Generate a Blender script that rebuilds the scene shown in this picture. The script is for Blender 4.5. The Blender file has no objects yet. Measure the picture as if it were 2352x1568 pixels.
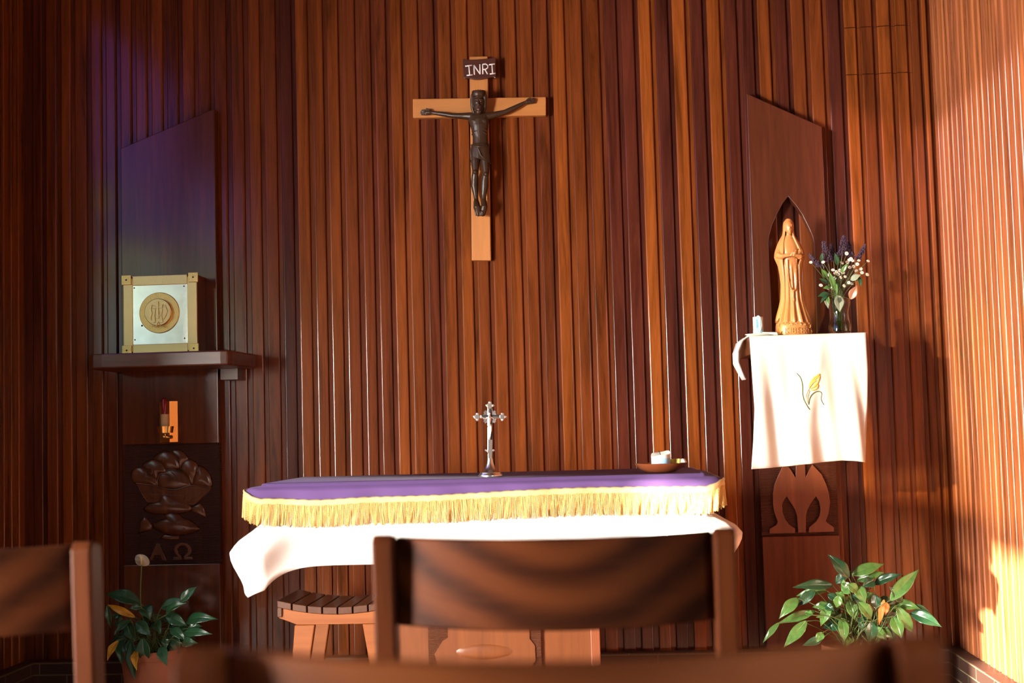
import bpy, math, random
import numpy as np
from mathutils import Vector, Matrix, noise

# ---------------------------------------------------------------- camera, world, sun, daylight, exposure
sc = bpy.context.scene
COL = sc.collection
F = 3050.0; PSI = math.radians(4.0); THETA = math.atan(201/3050); RHO = .0268
CAM = Vector((0, 0, 1.1))
FW = Vector((-math.sin(PSI)*math.cos(THETA), math.cos(PSI)*math.cos(THETA), math.sin(THETA)))
_r0 = Vector((math.cos(PSI), math.sin(PSI), 0)); _u0 = _r0.cross(FW)
RT = math.cos(RHO)*_r0 - math.sin(RHO)*_u0
UP = math.cos(RHO)*_u0 + math.sin(RHO)*_r0
cd = bpy.data.cameras.new('camera'); cam = bpy.data.objects.new('camera', cd); COL.objects.link(cam)
cam.matrix_world = Matrix(((RT.x, UP.x, -FW.x, CAM.x), (RT.y, UP.y, -FW.y, CAM.y), (RT.z, UP.z, -FW.z, CAM.z), (0, 0, 0, 1)))
cd.sensor_width = 36; cd.lens = 36*F/2352; cd.clip_start = .05
cd.dof.use_dof = True; cd.dof.focus_distance = 5.0; cd.dof.aperture_fstop = 4.0
sc.camera = cam
sc.view_settings.view_transform = 'Standard'; sc.view_settings.look = 'None'
sc.view_settings.gamma = 1; sc.view_settings.use_curve_mapping = False
sc.view_settings.exposure = 0.0
sc.cycles.use_denoising = True
sc.cycles.max_bounces = 8; sc.cycles.transparent_max_bounces = 12
sc.cycles.sample_clamp_indirect = 6.0

w = bpy.data.worlds.new('sky'); sc.world = w; w.use_nodes = True
w.node_tree.nodes['Background'].inputs[0].default_value = (.75, .87, 1, 1)
w.node_tree.nodes['Background'].inputs[1].default_value = .15

def lamp(name, kind, loc, direction, energy, color=(1, 1, 1), **k):
    l = bpy.data.lights.new(name, kind); o = bpy.data.objects.new(name, l); COL.objects.link(o)
    o.location = loc; o.rotation_euler = Vector(direction).to_track_quat('-Z', 'Y').to_euler()
    l.energy = energy; l.color = color
    for a, b in k.items(): setattr(l, a, b)
    return o
XL, XR, W = -2.33, 1.30, 5.2; XN = -3.6                       # room: left wall, right wall, back wall
SUN = Vector((.80, .595, -.20)).normalized()
lamp('sun', 'SUN', (-8, -4, 3), SUN, 75, (1, .89, .74), angle=math.radians(.9))
# daylight outside the clear nave window and outside the right-hand window
lamp('daylight_clear', 'AREA', (XN-.3, .55, 1.2), (1, .80, -.27), 365, (1, .93, .84), shape='RECTANGLE', size=1.5, size_y=1.4, spread=math.radians(84))
lamp('daylight_right', 'AREA', (XR+.35, -.6, 1.6), (-1, .1, 0), 85, (1, .93, .82), shape='RECTANGLE', size=1.9, size_y=1.3)

# ---------------------------------------------------------------- helpers
def ray(px, py): return FW*F + RT*(px-1176) - UP*(py-784)
def at(px, py, Y):
    d = ray(px, py); return CAM + d*(Y/d.y)
ORG = {}
class MB:
    def __init__(s): s.v = []; s.f = []; s.t = []; s.tone = 0.5
    def add(s, vs, fs, tone=None):
        n = len(s.v); s.v += [tuple(x) for x in vs]; t = s.tone if tone is None else tone
        for f in fs: s.f.append(tuple(i+n for i in f)); s.t.append(t)
        return s
    def box(s, x0, x1, y0, y1, z0, z1, **k):
        vs = [(x, y, z) for z in (z0, z1) for y in (y0, y1) for x in (x0, x1)]
        return s.add(vs, [(0, 2, 3, 1), (4, 5, 7, 6), (0, 1, 5, 4), (2, 6, 7, 3), (0, 4, 6, 2), (1, 3, 7, 5)], **k)
    def hexa(s, b, t, **k):      # two quads, bottom and top, same order
        return s.add(list(b)+list(t), [(3, 2, 1, 0), (4, 5, 6, 7)]+[(i, (i+1) % 4, 4+(i+1) % 4, 4+i) for i in range(4)], **k)
    def prism(s, pts, d, **k):   # outline swept along d
        n = len(pts); d = Vector(d); pts = [Vector(p) for p in pts]
        vs = pts+[p+d for p in pts]
        fs = [tuple(range(n)), tuple(range(2*n-1, n-1, -1))]+[(i, n+i, n+(i+1) % n, (i+1) % n) for i in range(n)]
        return s.add(vs, fs, **k)
    def rings(s, R, cap=True, loop=True, **k):
        n = len(R[0]); vs = [p for r in R for p in r]; fs = []
        for j in range(len(R)-1):
            for i in range(n if loop else n-1):
                a, b = j*n+i, j*n+(i+1) % n
                fs.append((a, b, b+n, a+n))
        if cap: fs += [tuple(range(n-1, -1, -1)), tuple(range((len(R)-1)*n, len(R)*n))]
        return s.add(vs, fs, **k)
    def tube(s, pts, r, n=8, flat=None, **k):
        pts = [Vector(p) for p in pts]; m = len(pts)
        rr = r if isinstance(r, (list, tuple)) else [r]*m
        R = []; prev = None
        for i, p in enumerate(pts):
            t = (pts[min(i+1, m-1)]-pts[max(i-1, 0)]).normalized()
            if prev is None: a = t.orthogonal().normalized() if abs(t.y) > .9 else t.cross(Vector((0, 1, 0))).normalized()
            else: a = (prev-t*prev.dot(t)).normalized()
            prev = a; b = t.cross(a)
            fb = 1 if flat is None else flat
            R.append([p+a*rr[i]*math.cos(q)+b*rr[i]*fb*math.sin(q) for q in [2*math.pi*j/n for j in range(n)]])
        return s.rings(R, **k)
    def limb(s, pts, r, n=12):   # tube with round ends
        pts = [Vector(p) for p in pts]
        s.tube(pts, r, n)
        rr = r if isinstance(r, (list, tuple)) else [r]*len(pts)
        s.ball(pts[0], rr[0]); s.ball(pts[-1], rr[-1]); return s
    def ball(s, c, r, n=12, m=8, **k):
        rx, ry, rz = (r, r, r) if not isinstance(r, (tuple, list)) else r
        c = Vector(c); R = []
        for j in range(m+1):
            a = -math.pi/2+math.pi*j/m; q = max(math.cos(a), .02)
            R.append([c+Vector((rx*q*math.cos(b), ry*q*math.sin(b), rz*math.sin(a))) for b in [2*math.pi*i/n for i in range(n)]])
        return s.rings(R, **k)
    def lathe(s, prof, c, n=32, cap=True, sx=1, sy=1, **k):
        c = Vector(c)
        return s.rings([[c+Vector((r*sx*math.cos(a), r*sy*math.sin(a), z)) for a in [2*math.pi*i/n for i in range(n)]] for r, z in prof], cap=cap, **k)
    def pillow(s, out, d, m=6, e=.5, **k):   # domed relief over an outline
        out = [Vector(p) for p in out]; d = Vector(d); c = sum(out, Vector())/len(out); R = [out]
        for j in range(1, m+1):
            q = 1-j/(m+.4); R.append([c+(p-c)*q+d*(max(0, 1-q*q))**e for p in out])
        return s.rings(R, cap=True, **k)
    def grid(s, P, **k): return s.rings(P, cap=False, loop=False, **k)

def smooth_closed(pts, k=6):     # Catmull-Rom through a closed outline
    n = len(pts); P = [Vector(p) for p in pts]; o = []
    for i in range(n):
        a, b, c, d = P[i-1], P[i], P[(i+1) % n], P[(i+2) % n]
        for j in range(k):
            t = j/k; o.append(.5*((2*b)+(c-a)*t+(2*a-5*b+4*c-d)*t*t+(3*b-a-3*c+d)*t**3))
    return o
def smooth_open(pts, k=6):
    P = [Vector(p) for p in pts]; P = [2*P[0]-P[1]]+P+[2*P[-1]-P[-2]]; o = []
    for i in range(1, len(P)-2):
        a, b, c, d = P[i-1:i+3]
        for j in range(k):
            t = j/k; o.append(.5*((2*b)+(c-a)*t+(2*a-5*b+4*c-d)*t*t+(3*b-a-3*c+d)*t**3))
    return o+[P[-2]]
def interp(tab, x):
    xs = [t[0] for t in tab]; return [float(np.interp(x, xs, [t[i] for t in tab])) for i in range(1, len(tab[0]))]

def obj(name, mb, mat, parent=None, smooth=False, bevel=0, solid=0, sub=0, origin=None, kind=None, angle=40):
    if parent is not None: o0 = ORG[parent.name]
    elif origin is not None: o0 = Vector(origin)
    else:
        a = np.array(mb.v); lo, hi = a.min(0), a.max(0); o0 = Vector(((lo[0]+hi[0])/2, (lo[1]+hi[1])/2, lo[2]))
    me = bpy.data.meshes.new(name)
    me.from_pydata([(x-o0.x, y-o0.y, z-o0.z) for x, y, z in mb.v], [], mb.f)
    at_ = me.attributes.new('tone', 'FLOAT', 'FACE'); at_.data.foreach_set('value', mb.t)
    me.materials.append(mat); me.validate(); me.update()
    import bmesh
    bm = bmesh.new(); bm.from_mesh(me); bmesh.ops.recalc_face_normals(bm, faces=bm.faces); bm.to_mesh(me); bm.free()
    o = bpy.data.objects.new(name, me); COL.objects.link(o); ORG[o.name] = o0
    if parent is not None: o.parent = parent
    else: o.location = o0
    if smooth:
        me.polygons.foreach_set('use_smooth', [True]*len(me.polygons))
        if smooth == 'auto': me.set_sharp_from_angle(angle=math.radians(angle))
    if solid:
        m = o.modifiers.new('solid', 'SOLIDIFY'); m.thickness = solid; m.offset = 0
    if sub:
        m = o.modifiers.new('sub', 'SUBSURF'); m.levels = sub; m.render_levels = sub
    if bevel:
        m = o.modifiers.new('bevel', 'BEVEL'); m.width = bevel; m.segments = 2; m.limit_method = 'ANGLE'; m.angle_limit = math.radians(35)
    if kind: o['kind'] = kind
    return o
def fuse(o, voxel, it=4, fac=.5):   # merge overlapping closed shapes into one skin
    m = o.modifiers.new('fuse', 'REMESH'); m.mode = 'VOXEL'; m.voxel_size = voxel; m.use_smooth_shade = True
    if it:
        m = o.modifiers.new('soft', 'SMOOTH'); m.factor = fac; m.iterations = it
    return o
def thing(name, label, cat, loc, group=None):
    o = bpy.data.objects.new(name, None); COL.objects.link(o); o.location = loc; ORG[o.name] = Vector(loc)
    o.empty_display_size = .1
    return tag(o, label, cat, group)
def tag(o, label, cat, group=None):
    o['label'] = label; o['category'] = cat
    if group: o['group'] = group
    return o
def struct(name, mb, mat, **k):
    o = obj(name, mb, mat, **k); o['kind'] = 'structure'; return o

# ---------------------------------------------------------------- materials
def mat(name):
    m = bpy.data.materials.new(name); m.use_nodes = True
    nt = m.node_tree; return m, nt, nt.nodes['Principled BSDF']
def N(nt, t, **k):
    n = nt.nodes.new(t)
    for a, b in k.items():
        if a.startswith('_'): setattr(n, a[1:], b)
        else: n.inputs[a.replace('__', ' ')].default_value = b
    return n
def ramp(nt, fac, stops):
    r = nt.nodes.new('ShaderNodeValToRGB'); e = r.color_ramp.elements
    e[0].position, e[0].color = stops[0][0], (*stops[0][1], 1)
    e[1].position, e[1].color = stops[-1][0], (*stops[-1][1], 1)
    for p, c in stops[1:-1]:
        x = e.new(p); x.color = (*c, 1)
    nt.links.new(fac, r.inputs[0]); return r
def mulc(nt, a, b, fac=1.0, blend='MULTIPLY'):
    x = nt.nodes.new('ShaderNodeMix'); x.data_type = 'RGBA'; x.blend_type = blend; x.inputs[0].default_value = fac
    nt.links.new(a, x.inputs[6]); nt.links.new(b, x.inputs[7]); return x.outputs[2]
def plain(name, c, rough=.5, metal=0, spec=.5, bump=0, bscale=200, var=0, **k):
    m, nt, b = mat(name)
    b.inputs['Base Color'].default_value = (*c, 1); b.inputs['Roughness'].default_value = rough
    b.inputs['Metallic'].default_value = metal; b.inputs['Specular IOR Level'].default_value = spec
    for q, v in k.items(): b.inputs[q.replace('__', ' ')].default_value = v
    tc = N(nt, 'ShaderNodeTexCoord')
    if bump or var:
        n = N(nt, 'ShaderNodeTexNoise', Scale=bscale, Detail=4.0); nt.links.new(tc.outputs['Object'], n.inputs['Vector'])
        if bump:
            bp = N(nt, 'ShaderNodeBump', Strength=bump, Distance=.002); nt.links.new(n.outputs[0], bp.inputs['Height']); nt.links.new(bp.outputs[0], b.inputs['Normal'])
        if var:
            r = ramp(nt, n.outputs[0], [(.3, tuple(x*(1-var) for x in c)), (.7, tuple(min(1, x*(1+var)) for x in c))])
            nt.links.new(r.outputs[0], b.inputs['Base Color'])
    return m
def wood(name, dark, light, axis='Z', rough=.34, spec=.5, scale=1.0, tones=None, coat=.0, streak=.5, arcs=None):
    m, nt, b = mat(name); L = nt.links.new
    tc = N(nt, 'ShaderNodeTexCoord')
    s = {'Z': (9, 9, .55), 'X': (.55, 9, 9), 'Y': (9, .55, 9)}[axis]
    mp = N(nt, 'ShaderNodeMapping'); mp.inputs['Scale'].default_value = tuple(x*scale for x in s); L(tc.outputs['Object'], mp.inputs[0])
    vec = mp.outputs[0]
    if tones:     # shift the grain per board
        a = N(nt, 'ShaderNodeAttribute', _attribute_name='tone')
        ml = N(nt, 'ShaderNodeVectorMath', _operation='SCALE'); ml.inputs[0].default_value = (31, 17, 9); L(a.outputs['Fac'], ml.inputs['Scale'])
        ad = N(nt, 'ShaderNodeVectorMath', _operation='ADD'); L(vec, ad.inputs[0]); L(ml.outputs[0], ad.inputs[1]); vec = ad.outputs[0]
    n1 = N(nt, 'ShaderNodeTexNoise', Scale=1.6, Detail=6.0, Roughness=.62, Distortion=1.4); L(vec, n1.inputs['Vector'])
    n2 = N(nt, 'ShaderNodeTexNoise', Scale=14.0, Detail=3.0, Roughness=.6); L(vec, n2.inputs['Vector'])
    mx = N(nt, 'ShaderNodeMath', _operation='MULTIPLY_ADD'); L(n2.outputs[0], mx.inputs[0]); mx.inputs[1].default_value = streak*.6; L(n1.outputs[0], mx.inputs[2])
    sb = N(nt, 'ShaderNodeMath', _operation='SUBTRACT'); L(mx.outputs[0], sb.inputs[0]); sb.inputs[1].default_value = streak*.3
    fac = sb.outputs[0]
    if arcs:      # curved figure of a bent, sawn plank: rings about a centre above it
        mp2 = N(nt, 'ShaderNodeMapping'); mp2.inputs['Location'].default_value = (0, 0, -arcs[0]); L(tc.outputs['Object'], mp2.inputs[0])
        wv = N(nt, 'ShaderNodeTexWave', _wave_type='RINGS', _rings_direction='Y', _wave_profile='SIN', Scale=arcs[1], Distortion=3.0, Detail=2.0)
        wv.inputs['Detail Scale'].default_value = .6; wv.inputs['Phase Offset'].default_value = arcs[2]
        L(mp2.outputs[0], wv.inputs['Vector'])
        m3 = N(nt, 'ShaderNodeMath', _operation='MULTIPLY_ADD'); L(wv.outputs[1], m3.inputs[0]); m3.inputs[1].default_value = .45; 
        m4 = N(nt, 'ShaderNodeMath', _operation='MULTIPLY'); L(fac, m4.inputs[0]); m4.inputs[1].default_value = .6; L(m4.outputs[0], m3.inputs[2]); fac = m3.outputs[0]
    r = ramp(nt, fac, [(.3, (.45,)*3), (.5, (1, 1, 1)), (.72, (1.5,)*3)] if tones else [(.28, dark), (.74, light)])
    col = r.outputs[0]
    if tones:
        r2 = ramp(nt, a.outputs['Fac'], tones); col = mulc(nt, r2.outputs[0], col)
    L(col, b.inputs['Base Color'])
    b.inputs['Roughness'].default_value = rough; b.inputs['Specular IOR Level'].default_value = spec
    b.inputs['Coat Weight'].default_value = coat; b.inputs['Coat Roughness'].default_value = .18
    bp = N(nt, 'ShaderNodeBump', Strength=.06 if tones else .12, Distance=.001); L(n2.outputs[0], bp.inputs['Height']); L(bp.outputs[0], b.inputs['Normal'])
    return m
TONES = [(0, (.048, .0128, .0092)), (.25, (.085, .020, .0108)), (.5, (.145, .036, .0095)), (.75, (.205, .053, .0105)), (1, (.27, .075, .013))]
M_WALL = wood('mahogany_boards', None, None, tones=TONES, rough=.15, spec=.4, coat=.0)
TONES_R = [(t, tuple(1.35*x+.022 for x in c)) for t, c in TONES]  # board tones raised and paled so the colour carries the strong sunlight
M_WALLR = wood('sunlit_tone_boards', None, None, tones=TONES_R, rough=.22, spec=.7)
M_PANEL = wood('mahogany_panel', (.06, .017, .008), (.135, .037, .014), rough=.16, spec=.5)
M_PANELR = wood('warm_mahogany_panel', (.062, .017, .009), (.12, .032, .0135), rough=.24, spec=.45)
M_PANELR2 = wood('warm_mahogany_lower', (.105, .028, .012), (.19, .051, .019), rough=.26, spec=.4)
M_SHELF = wood('mahogany_shelf', (.06, .016, .008), (.13, .036, .013), axis='X', rough=.3)
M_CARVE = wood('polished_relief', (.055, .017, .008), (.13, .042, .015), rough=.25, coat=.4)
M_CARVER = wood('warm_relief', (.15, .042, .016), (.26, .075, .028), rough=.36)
M_CHAIR = wood('chair_wood', (.030, .0073, .0022), (.066, .0165, .0045), rough=.45, spec=.08)
M_CHAIRN = wood('near_chair_wood', (.045, .0115, .0038), (.10, .026, .0075), rough=.45, spec=.1)  # lighter copy of the chair wood, extra light put into its colour
M_PLANK = wood('chair_plank', (.024, .0062, .0024), (.068, .018, .0055), axis='X', rough=.5, arcs=(1.13, 5.2, 1.2), spec=.05)
M_PLANK2 = wood('chair_plank_near', (.075, .02, .007), (.18, .052, .015), axis='X', rough=.45, spec=.12, arcs=(1.3, 2.8, .4))  # near plank lightened too, the light on it sits in the colour
M_STOOL = wood('stool_orange_wood', (.27, .075, .019), (.38, .12, .033), axis='X', rough=.4, spec=.3)
M_SLAT = wood('stool_slat_wood', (.08, .026, .011), (.13, .046, .02), axis='Y', rough=.35)
M_PED = wood('altar_wood', (.11, .031, .009), (.19, .058, .017), rough=.33)
M_PINE = wood('pine', (.43, .155, .036), (.57, .235, .062), rough=.42, scale=.8)
M_PINEX = wood('pine_across', (.41, .148, .034), (.53, .215, .056), axis='X', rough=.42, scale=.8)
M_EBONY = wood('ebony', (.030, .0145, .0075), (.056, .027, .014), rough=.36, spec=.3)
M_PLAQUE = wood('plaque_wood', (.045, .012, .007), (.085, .022, .012), axis='X', rough=.35)
M_STATUE = wood('honey_wood', (.42, .165, .05), (.60, .27, .09), rough=.3, scale=.7)
def lined(base_dark, base_light, name, sc_=160):
    m = wood(name, base_dark, base_light, rough=.4); nt = m.node_tree
    tc = N(nt, 'ShaderNodeTexCoord'); wv = N(nt, 'ShaderNodeTexWave', _bands_direction='Z', Scale=sc_, Distortion=3.0, Detail=2.0)
    wv.inputs['Detail Scale'].default_value = 4
    nt.links.new(tc.outputs['Object'], wv.inputs['Vector'])
    bp = N(nt, 'ShaderNodeBump', Strength=1.0, Distance=.004); nt.links.new(wv.outputs[1], bp.inputs['Height'])
    nt.links.new(bp.outputs[0], nt.nodes['Principled BSDF'].inputs['Normal']); return m
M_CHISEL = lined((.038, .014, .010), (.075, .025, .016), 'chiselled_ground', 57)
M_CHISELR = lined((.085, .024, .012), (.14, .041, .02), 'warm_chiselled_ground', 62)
M_GOLD = plain('hammered_brass', (.86, .62, .22), .34, 1, bump=.9, bscale=260)
M_GOLDF = plain('brushed_brass', (.82, .62, .28), .36, 1, bump=.5, bscale=420)
M_BRASS = plain('polished_brass', (.86, .60, .22), .2, 1)
M_SILVER = plain('polished_silver', (.92, .90, .86), .24, 1)
M_DARKMETAL = plain('black_enamel', (.03, .03, .035), .3, .4)
M_STEEL = plain('grey_steel', (.20, .18, .17), .45, .6)
M_DOOR = plain('white_metal_door', (.74, .77, .72), .24, .75, var=.12, bscale=14)
M_SCREW = plain('screw', (.10, .07, .05), .4, .8)
M_WHITE = plain('white_linen', (.66, .64, .62), .85, spec=.2, bump=.12, bscale=900)
M_LACE = plain('white_lace', (.80, .78, .74), .9, spec=.2, bump=.6, bscale=300)
M_PURPLE = plain('purple_satin', (.105, .056, .168), .7, spec=.08, bump=.06, bscale=900, Sheen__Weight=.05)
M_FRINGE = plain('gold_cord', (.66, .43, .14), .33, .45, bump=.9, bscale=520, var=.25)
M_FBAND = plain('gold_braid', (.64, .48, .22), .36, .4, bump=1.0, bscale=600, var=.2)
M_PAINT = plain('white_paint', (.78, .75, .74), .5)
M_LEAF = plain('green_leaf', (.085, .20, .045), .27, spec=.6, bump=.2, bscale=60, var=.18)
M_LEAFD = plain('dark_green_leaf', (.018, .070, .028), .3, spec=.55, bump=.2, bscale=60, var=.18)
M_YELLOW = plain('yellowed_leaf', (.52, .27, .012), .4, var=.35, bscale=30)
M_DRY = plain('dried_leaf', (.50, .17, .03), .5, var=.3, bscale=30)
M_STEM = plain('green_stem', (.09, .14, .035), .5)
M_TERRA = plain('terracotta', (.36, .125, .062), .7, var=.12, bscale=9)
M_SOIL = plain('potting_soil', (.03, .02, .014), .95, bump=1, bscale=90)
M_SPATHE = plain('white_spathe', (.80, .80, .66), .45)
M_SPADIX = plain('spadix', (.72, .66, .34), .6, bump=.6, bscale=700)
M_PETAL = plain('white_petal', (.82, .78, .66), .6)
M_EYE = plain('yellow_floret', (.60, .36, .06), .7)
M_PURPLEFL = plain('dark_purple_floret', (.050, .027, .052), .8, var=.5, bscale=120)
M_PALELEAF = plain('pale_leaf', (.22, .25, .17), .5, spec=.3, var=.1, bscale=30)
M_BROWNLEAF = plain('brown_leaf', (.30, .13, .07), .35)
M_WAX = plain('cream_wax', (.86, .84, .78), .5, Subsurface__Weight=.25)
M_WAXB = plain('blue_wax', (.42, .70, .95), .5, Subsurface__Weight=.25)
M_BEIGE = plain('beige_wax', (.50, .33, .17), .55)
M_BLACK = plain('charred_wick', (.01, .01, .01), .8)
M_DISH = plain('brown_glaze', (.20, .055, .02), .16, spec=.6)
M_BOXY = plain('yellow_card', (.62, .52, .10), .6, var=.5, bscale=40)
M_BOXW = plain('white_card', (.75, .73, .70), .7)
M_PRINT = plain('blue_print', (.10, .38, .75), .5, var=.5, bscale=260)
M_PORC = plain('white_porcelain', (.82, .81, .80), .25)
M_ORANGETH = plain('orange_thread', (.85, .42, .08), .7)
M_PEACHTH = plain('peach_thread', (.90, .60, .38), .7)
M_GREENTH = plain('green_thread', (.10, .12, .045), .7)
M_PLASTER = plain('brown_plaster', (.17, .085, .05), .9, bump=.2, bscale=40)
M_CEIL = plain('ceiling_boards', (.16, .08, .045), .7, var=.2, bscale=6)
M_FLOOR = plain('red_floor', (.30, .13, .075), .5, var=.15, bscale=5)
def glass(name, c, rough=.02, ior=1.45):
    m, nt, b = mat(name); b.inputs['Base Color'].default_value = (*c, 1); b.inputs['Transmission Weight'].default_value = 1
    b.inputs['Roughness'].default_value = rough; b.inputs['IOR'].default_value = ior; return m
M_REDGLASS = glass('ruby_glass', (.42, .008, .02), .03)
M_REDGLASS.node_tree.nodes['Principled BSDF'].inputs['Transmission Weight'].default_value = .55
M_GLASS = glass('clear_glass', (.95, .98, .95), .01)
M_WATER = glass('vase_water', (.62, .68, .32), .01, 1.33)
def pane(name, stops=None):
    m = bpy.data.materials.new(name); m.use_nodes = True; nt = m.node_tree; nt.nodes.clear()
    out = N(nt, 'ShaderNodeOutputMaterial'); t = N(nt, 'ShaderNodeBsdfTransparent'); g = N(nt, 'ShaderNodeBsdfGlossy', Roughness=.05); mx = N(nt, 'ShaderNodeMixShader'); mx.inputs[0].default_value = .05
    nt.links.new(t.outputs[0], mx.inputs[1]); nt.links.new(g.outputs[0], mx.inputs[2]); nt.links.new(mx.outputs[0], out.inputs[0])
    if stops:
        tc = N(nt, 'ShaderNodeTexCoord'); sp = N(nt, 'ShaderNodeSeparateXYZ'); nt.links.new(tc.outputs['Generated'], sp.inputs[0])
        vo = N(nt, 'ShaderNodeTexVoronoi', Scale=9.0); nt.links.new(tc.outputs['Object'], vo.inputs['Vector'])
        sx = N(nt, 'ShaderNodeSeparateXYZ'); nt.links.new(vo.outputs['Color'], sx.inputs[0])
        a = N(nt, 'ShaderNodeMath', _operation='MULTIPLY_ADD'); nt.links.new(sx.outputs[0], a.inputs[0]); a.inputs[1].default_value = .3; nt.links.new(sp.outputs[2], a.inputs[2])
        b = N(nt, 'ShaderNodeMath', _operation='SUBTRACT'); nt.links.new(a.outputs[0], b.inputs[0]); b.inputs[1].default_value = .15
        r = ramp(nt, b.outputs[0], stops); r.color_ramp.interpolation = 'LINEAR'; nt.links.new(r.outputs[0], t.inputs[0])
    return m
def stained(name, stops, power=3.0, clear=0):      # leaded coloured glass, lit from outside
    m = pane(name, stops); nt = m.node_tree; t = [n for n in nt.nodes if n.type == 'BSDF_TRANSPARENT'][0]
    r = t.inputs[0].links[0].from_socket; e = N(nt, 'ShaderNodeEmission', Strength=power); nt.links.new(r, e.inputs[0])
    out = [n for n in nt.nodes if n.type == 'OUTPUT_MATERIAL'][0]; nt.links.new(e.outputs[0], out.inputs[0])
    if clear:     # thin coloured glass that also lets some sun through
        mx = N(nt, 'ShaderNodeMix', _data_type='RGBA'); mx.inputs[0].default_value = .25; k = clear; mx.inputs[6].default_value = (k, .90*k, .72*k, 1)
        sc_ = N(nt, 'ShaderNodeVectorMath', _operation='SCALE'); sc_.inputs['Scale'].default_value = clear*1.6; nt.links.new(r, sc_.inputs[0]); nt.links.new(sc_.outputs[0], mx.inputs[7])
        t2 = N(nt, 'ShaderNodeBsdfTransparent'); nt.links.new(mx.outputs[2], t2.inputs[0])
        ad = N(nt, 'ShaderNodeAddShader'); nt.links.new(t2.outputs[0], ad.inputs[0]); nt.links.new(e.outputs[0], ad.inputs[1]); nt.links.new(ad.outputs[0], out.inputs[0])
    return m
M_PANE = pane('window_glass')
M_STAINED = stained('stained_glass', [(0, (.9, .9, .75)), (.2, (.9, .75, .3)), (.4, (.4, .75, .25)), (.55, (.3, .4, .95)), (.8, (.42, .25, .85)), (1, (.3, .2, .75))], 2.5, .23)
M_STAINED2 = stained('blue_stained_glass', [(0, (.6, .8, .8)), (.22, (.75, .95, .85)), (.32, (.7, .62, .3)), (.385, (.14, .42, .12)), (.47, (.16, .24, .75)), (.69, (.25, .14, .6)), (1, (.2, .08, .45))], 2.3)
def brick():
    m, nt, b = mat('dark_brick'); tc = N(nt, 'ShaderNodeTexCoord'); sp = N(nt, 'ShaderNodeSeparateXYZ'); nt.links.new(tc.outputs['Object'], sp.inputs[0])
    ad = N(nt, 'ShaderNodeMath', _operation='ADD'); nt.links.new(sp.outputs[0], ad.inputs[0]); nt.links.new(sp.outputs[1], ad.inputs[1])
    cb = N(nt, 'ShaderNodeCombineXYZ'); nt.links.new(ad.outputs[0], cb.inputs[0]); nt.links.new(sp.outputs[2], cb.inputs[1])
    br = N(nt, 'ShaderNodeTexBrick', Scale=1.0); br.inputs['Color1'].default_value = (.028, .013, .009, 1); br.inputs['Color2'].default_value = (.05, .02, .012, 1); br.inputs['Mortar'].default_value = (.13, .11, .06, 1)
    br.inputs['Brick Width'].default_value = .22; br.inputs['Row Height'].default_value = .045; br.inputs['Mortar Size'].default_value = .0025
    nt.links.new(cb.outputs[0], br.inputs['Vector']); nt.links.new(br.outputs['Color'], b.inputs['Base Color']); b.inputs['Roughness'].default_value = .55
    return m
M_BRICK = brick()

# ---------------------------------------------------------------- the room
rnd = random.Random(7)
ZT = 3.9
def boards(axis, starts, end, tones, face, back, sign, seam=None, zb=0.0):
    """tongued boards: raised face, bevelled edges, sunken strip between; one closed section swept upwards"""
    prof = []; tn = []
    for i, x in enumerate(starts):
        nx = starts[i+1] if i+1 < len(starts) else end
        p = nx-x; fw = min(p*.72, .05); b = .006
        g = .0105
        q = [(x, g)]+[(x+b*(1-math.cos(a)), b*(1-math.sin(a))) for a in [math.pi/2*k/6 for k in range(7)]]
        q += [(2*x+fw-u, d) for u, d in q[::-1]]
        prof += q; tn += [tones[i]]*(len(q)-1)+[max(0, tones[i]*.75)]
    prof.append((end, .0105)); prof.append((end+.06, .0105)); tn.append(.4); prof.insert(0, (starts[0]-.06, .0105)); tn.insert(0, .3)
    mb = MB(); n = len(prof)
    def P(u, d, z): return (u, face+sign*d, z) if axis == 'X' else (face+sign*d, u, z)
    zs = [zb]
    if seam: zs += [seam[0]-.0012, seam[0]+.0012, seam[1]-.0012, seam[1]+.0012]
    zs.append(ZT)
    for k in range(len(zs)-1):
        gap = seam and k % 2 == 1
        for j in range(n-1):
            (u0, d0), (u1, d1) = prof[j], prof[j+1]
            if gap and seam[2] < u0 < seam[3]: d0 = d1 = .017
            mb.add([P(u0, d0, zs[k]), P(u1, d1, zs[k]), P(u1, d1, zs[k+1]), P(u0, d0, zs[k+1])], [(0, 1, 2, 3)], tone=tn[j])
    a, c = prof[0][0], prof[-1][0]
    mb.add([P(a, .015, zb), P(c, .015, zb), P(c, back, zb), P(a, back, zb), P(a, .015, ZT), P(c, .015, ZT), P(c, back, ZT), P(a, back, ZT)],
           [(0, 3, 7, 4), (1, 5, 6, 2), (2, 6, 7, 3), (0, 1, 2, 3), (4, 7, 6, 5)], tone=.3)
    return mb
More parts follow.
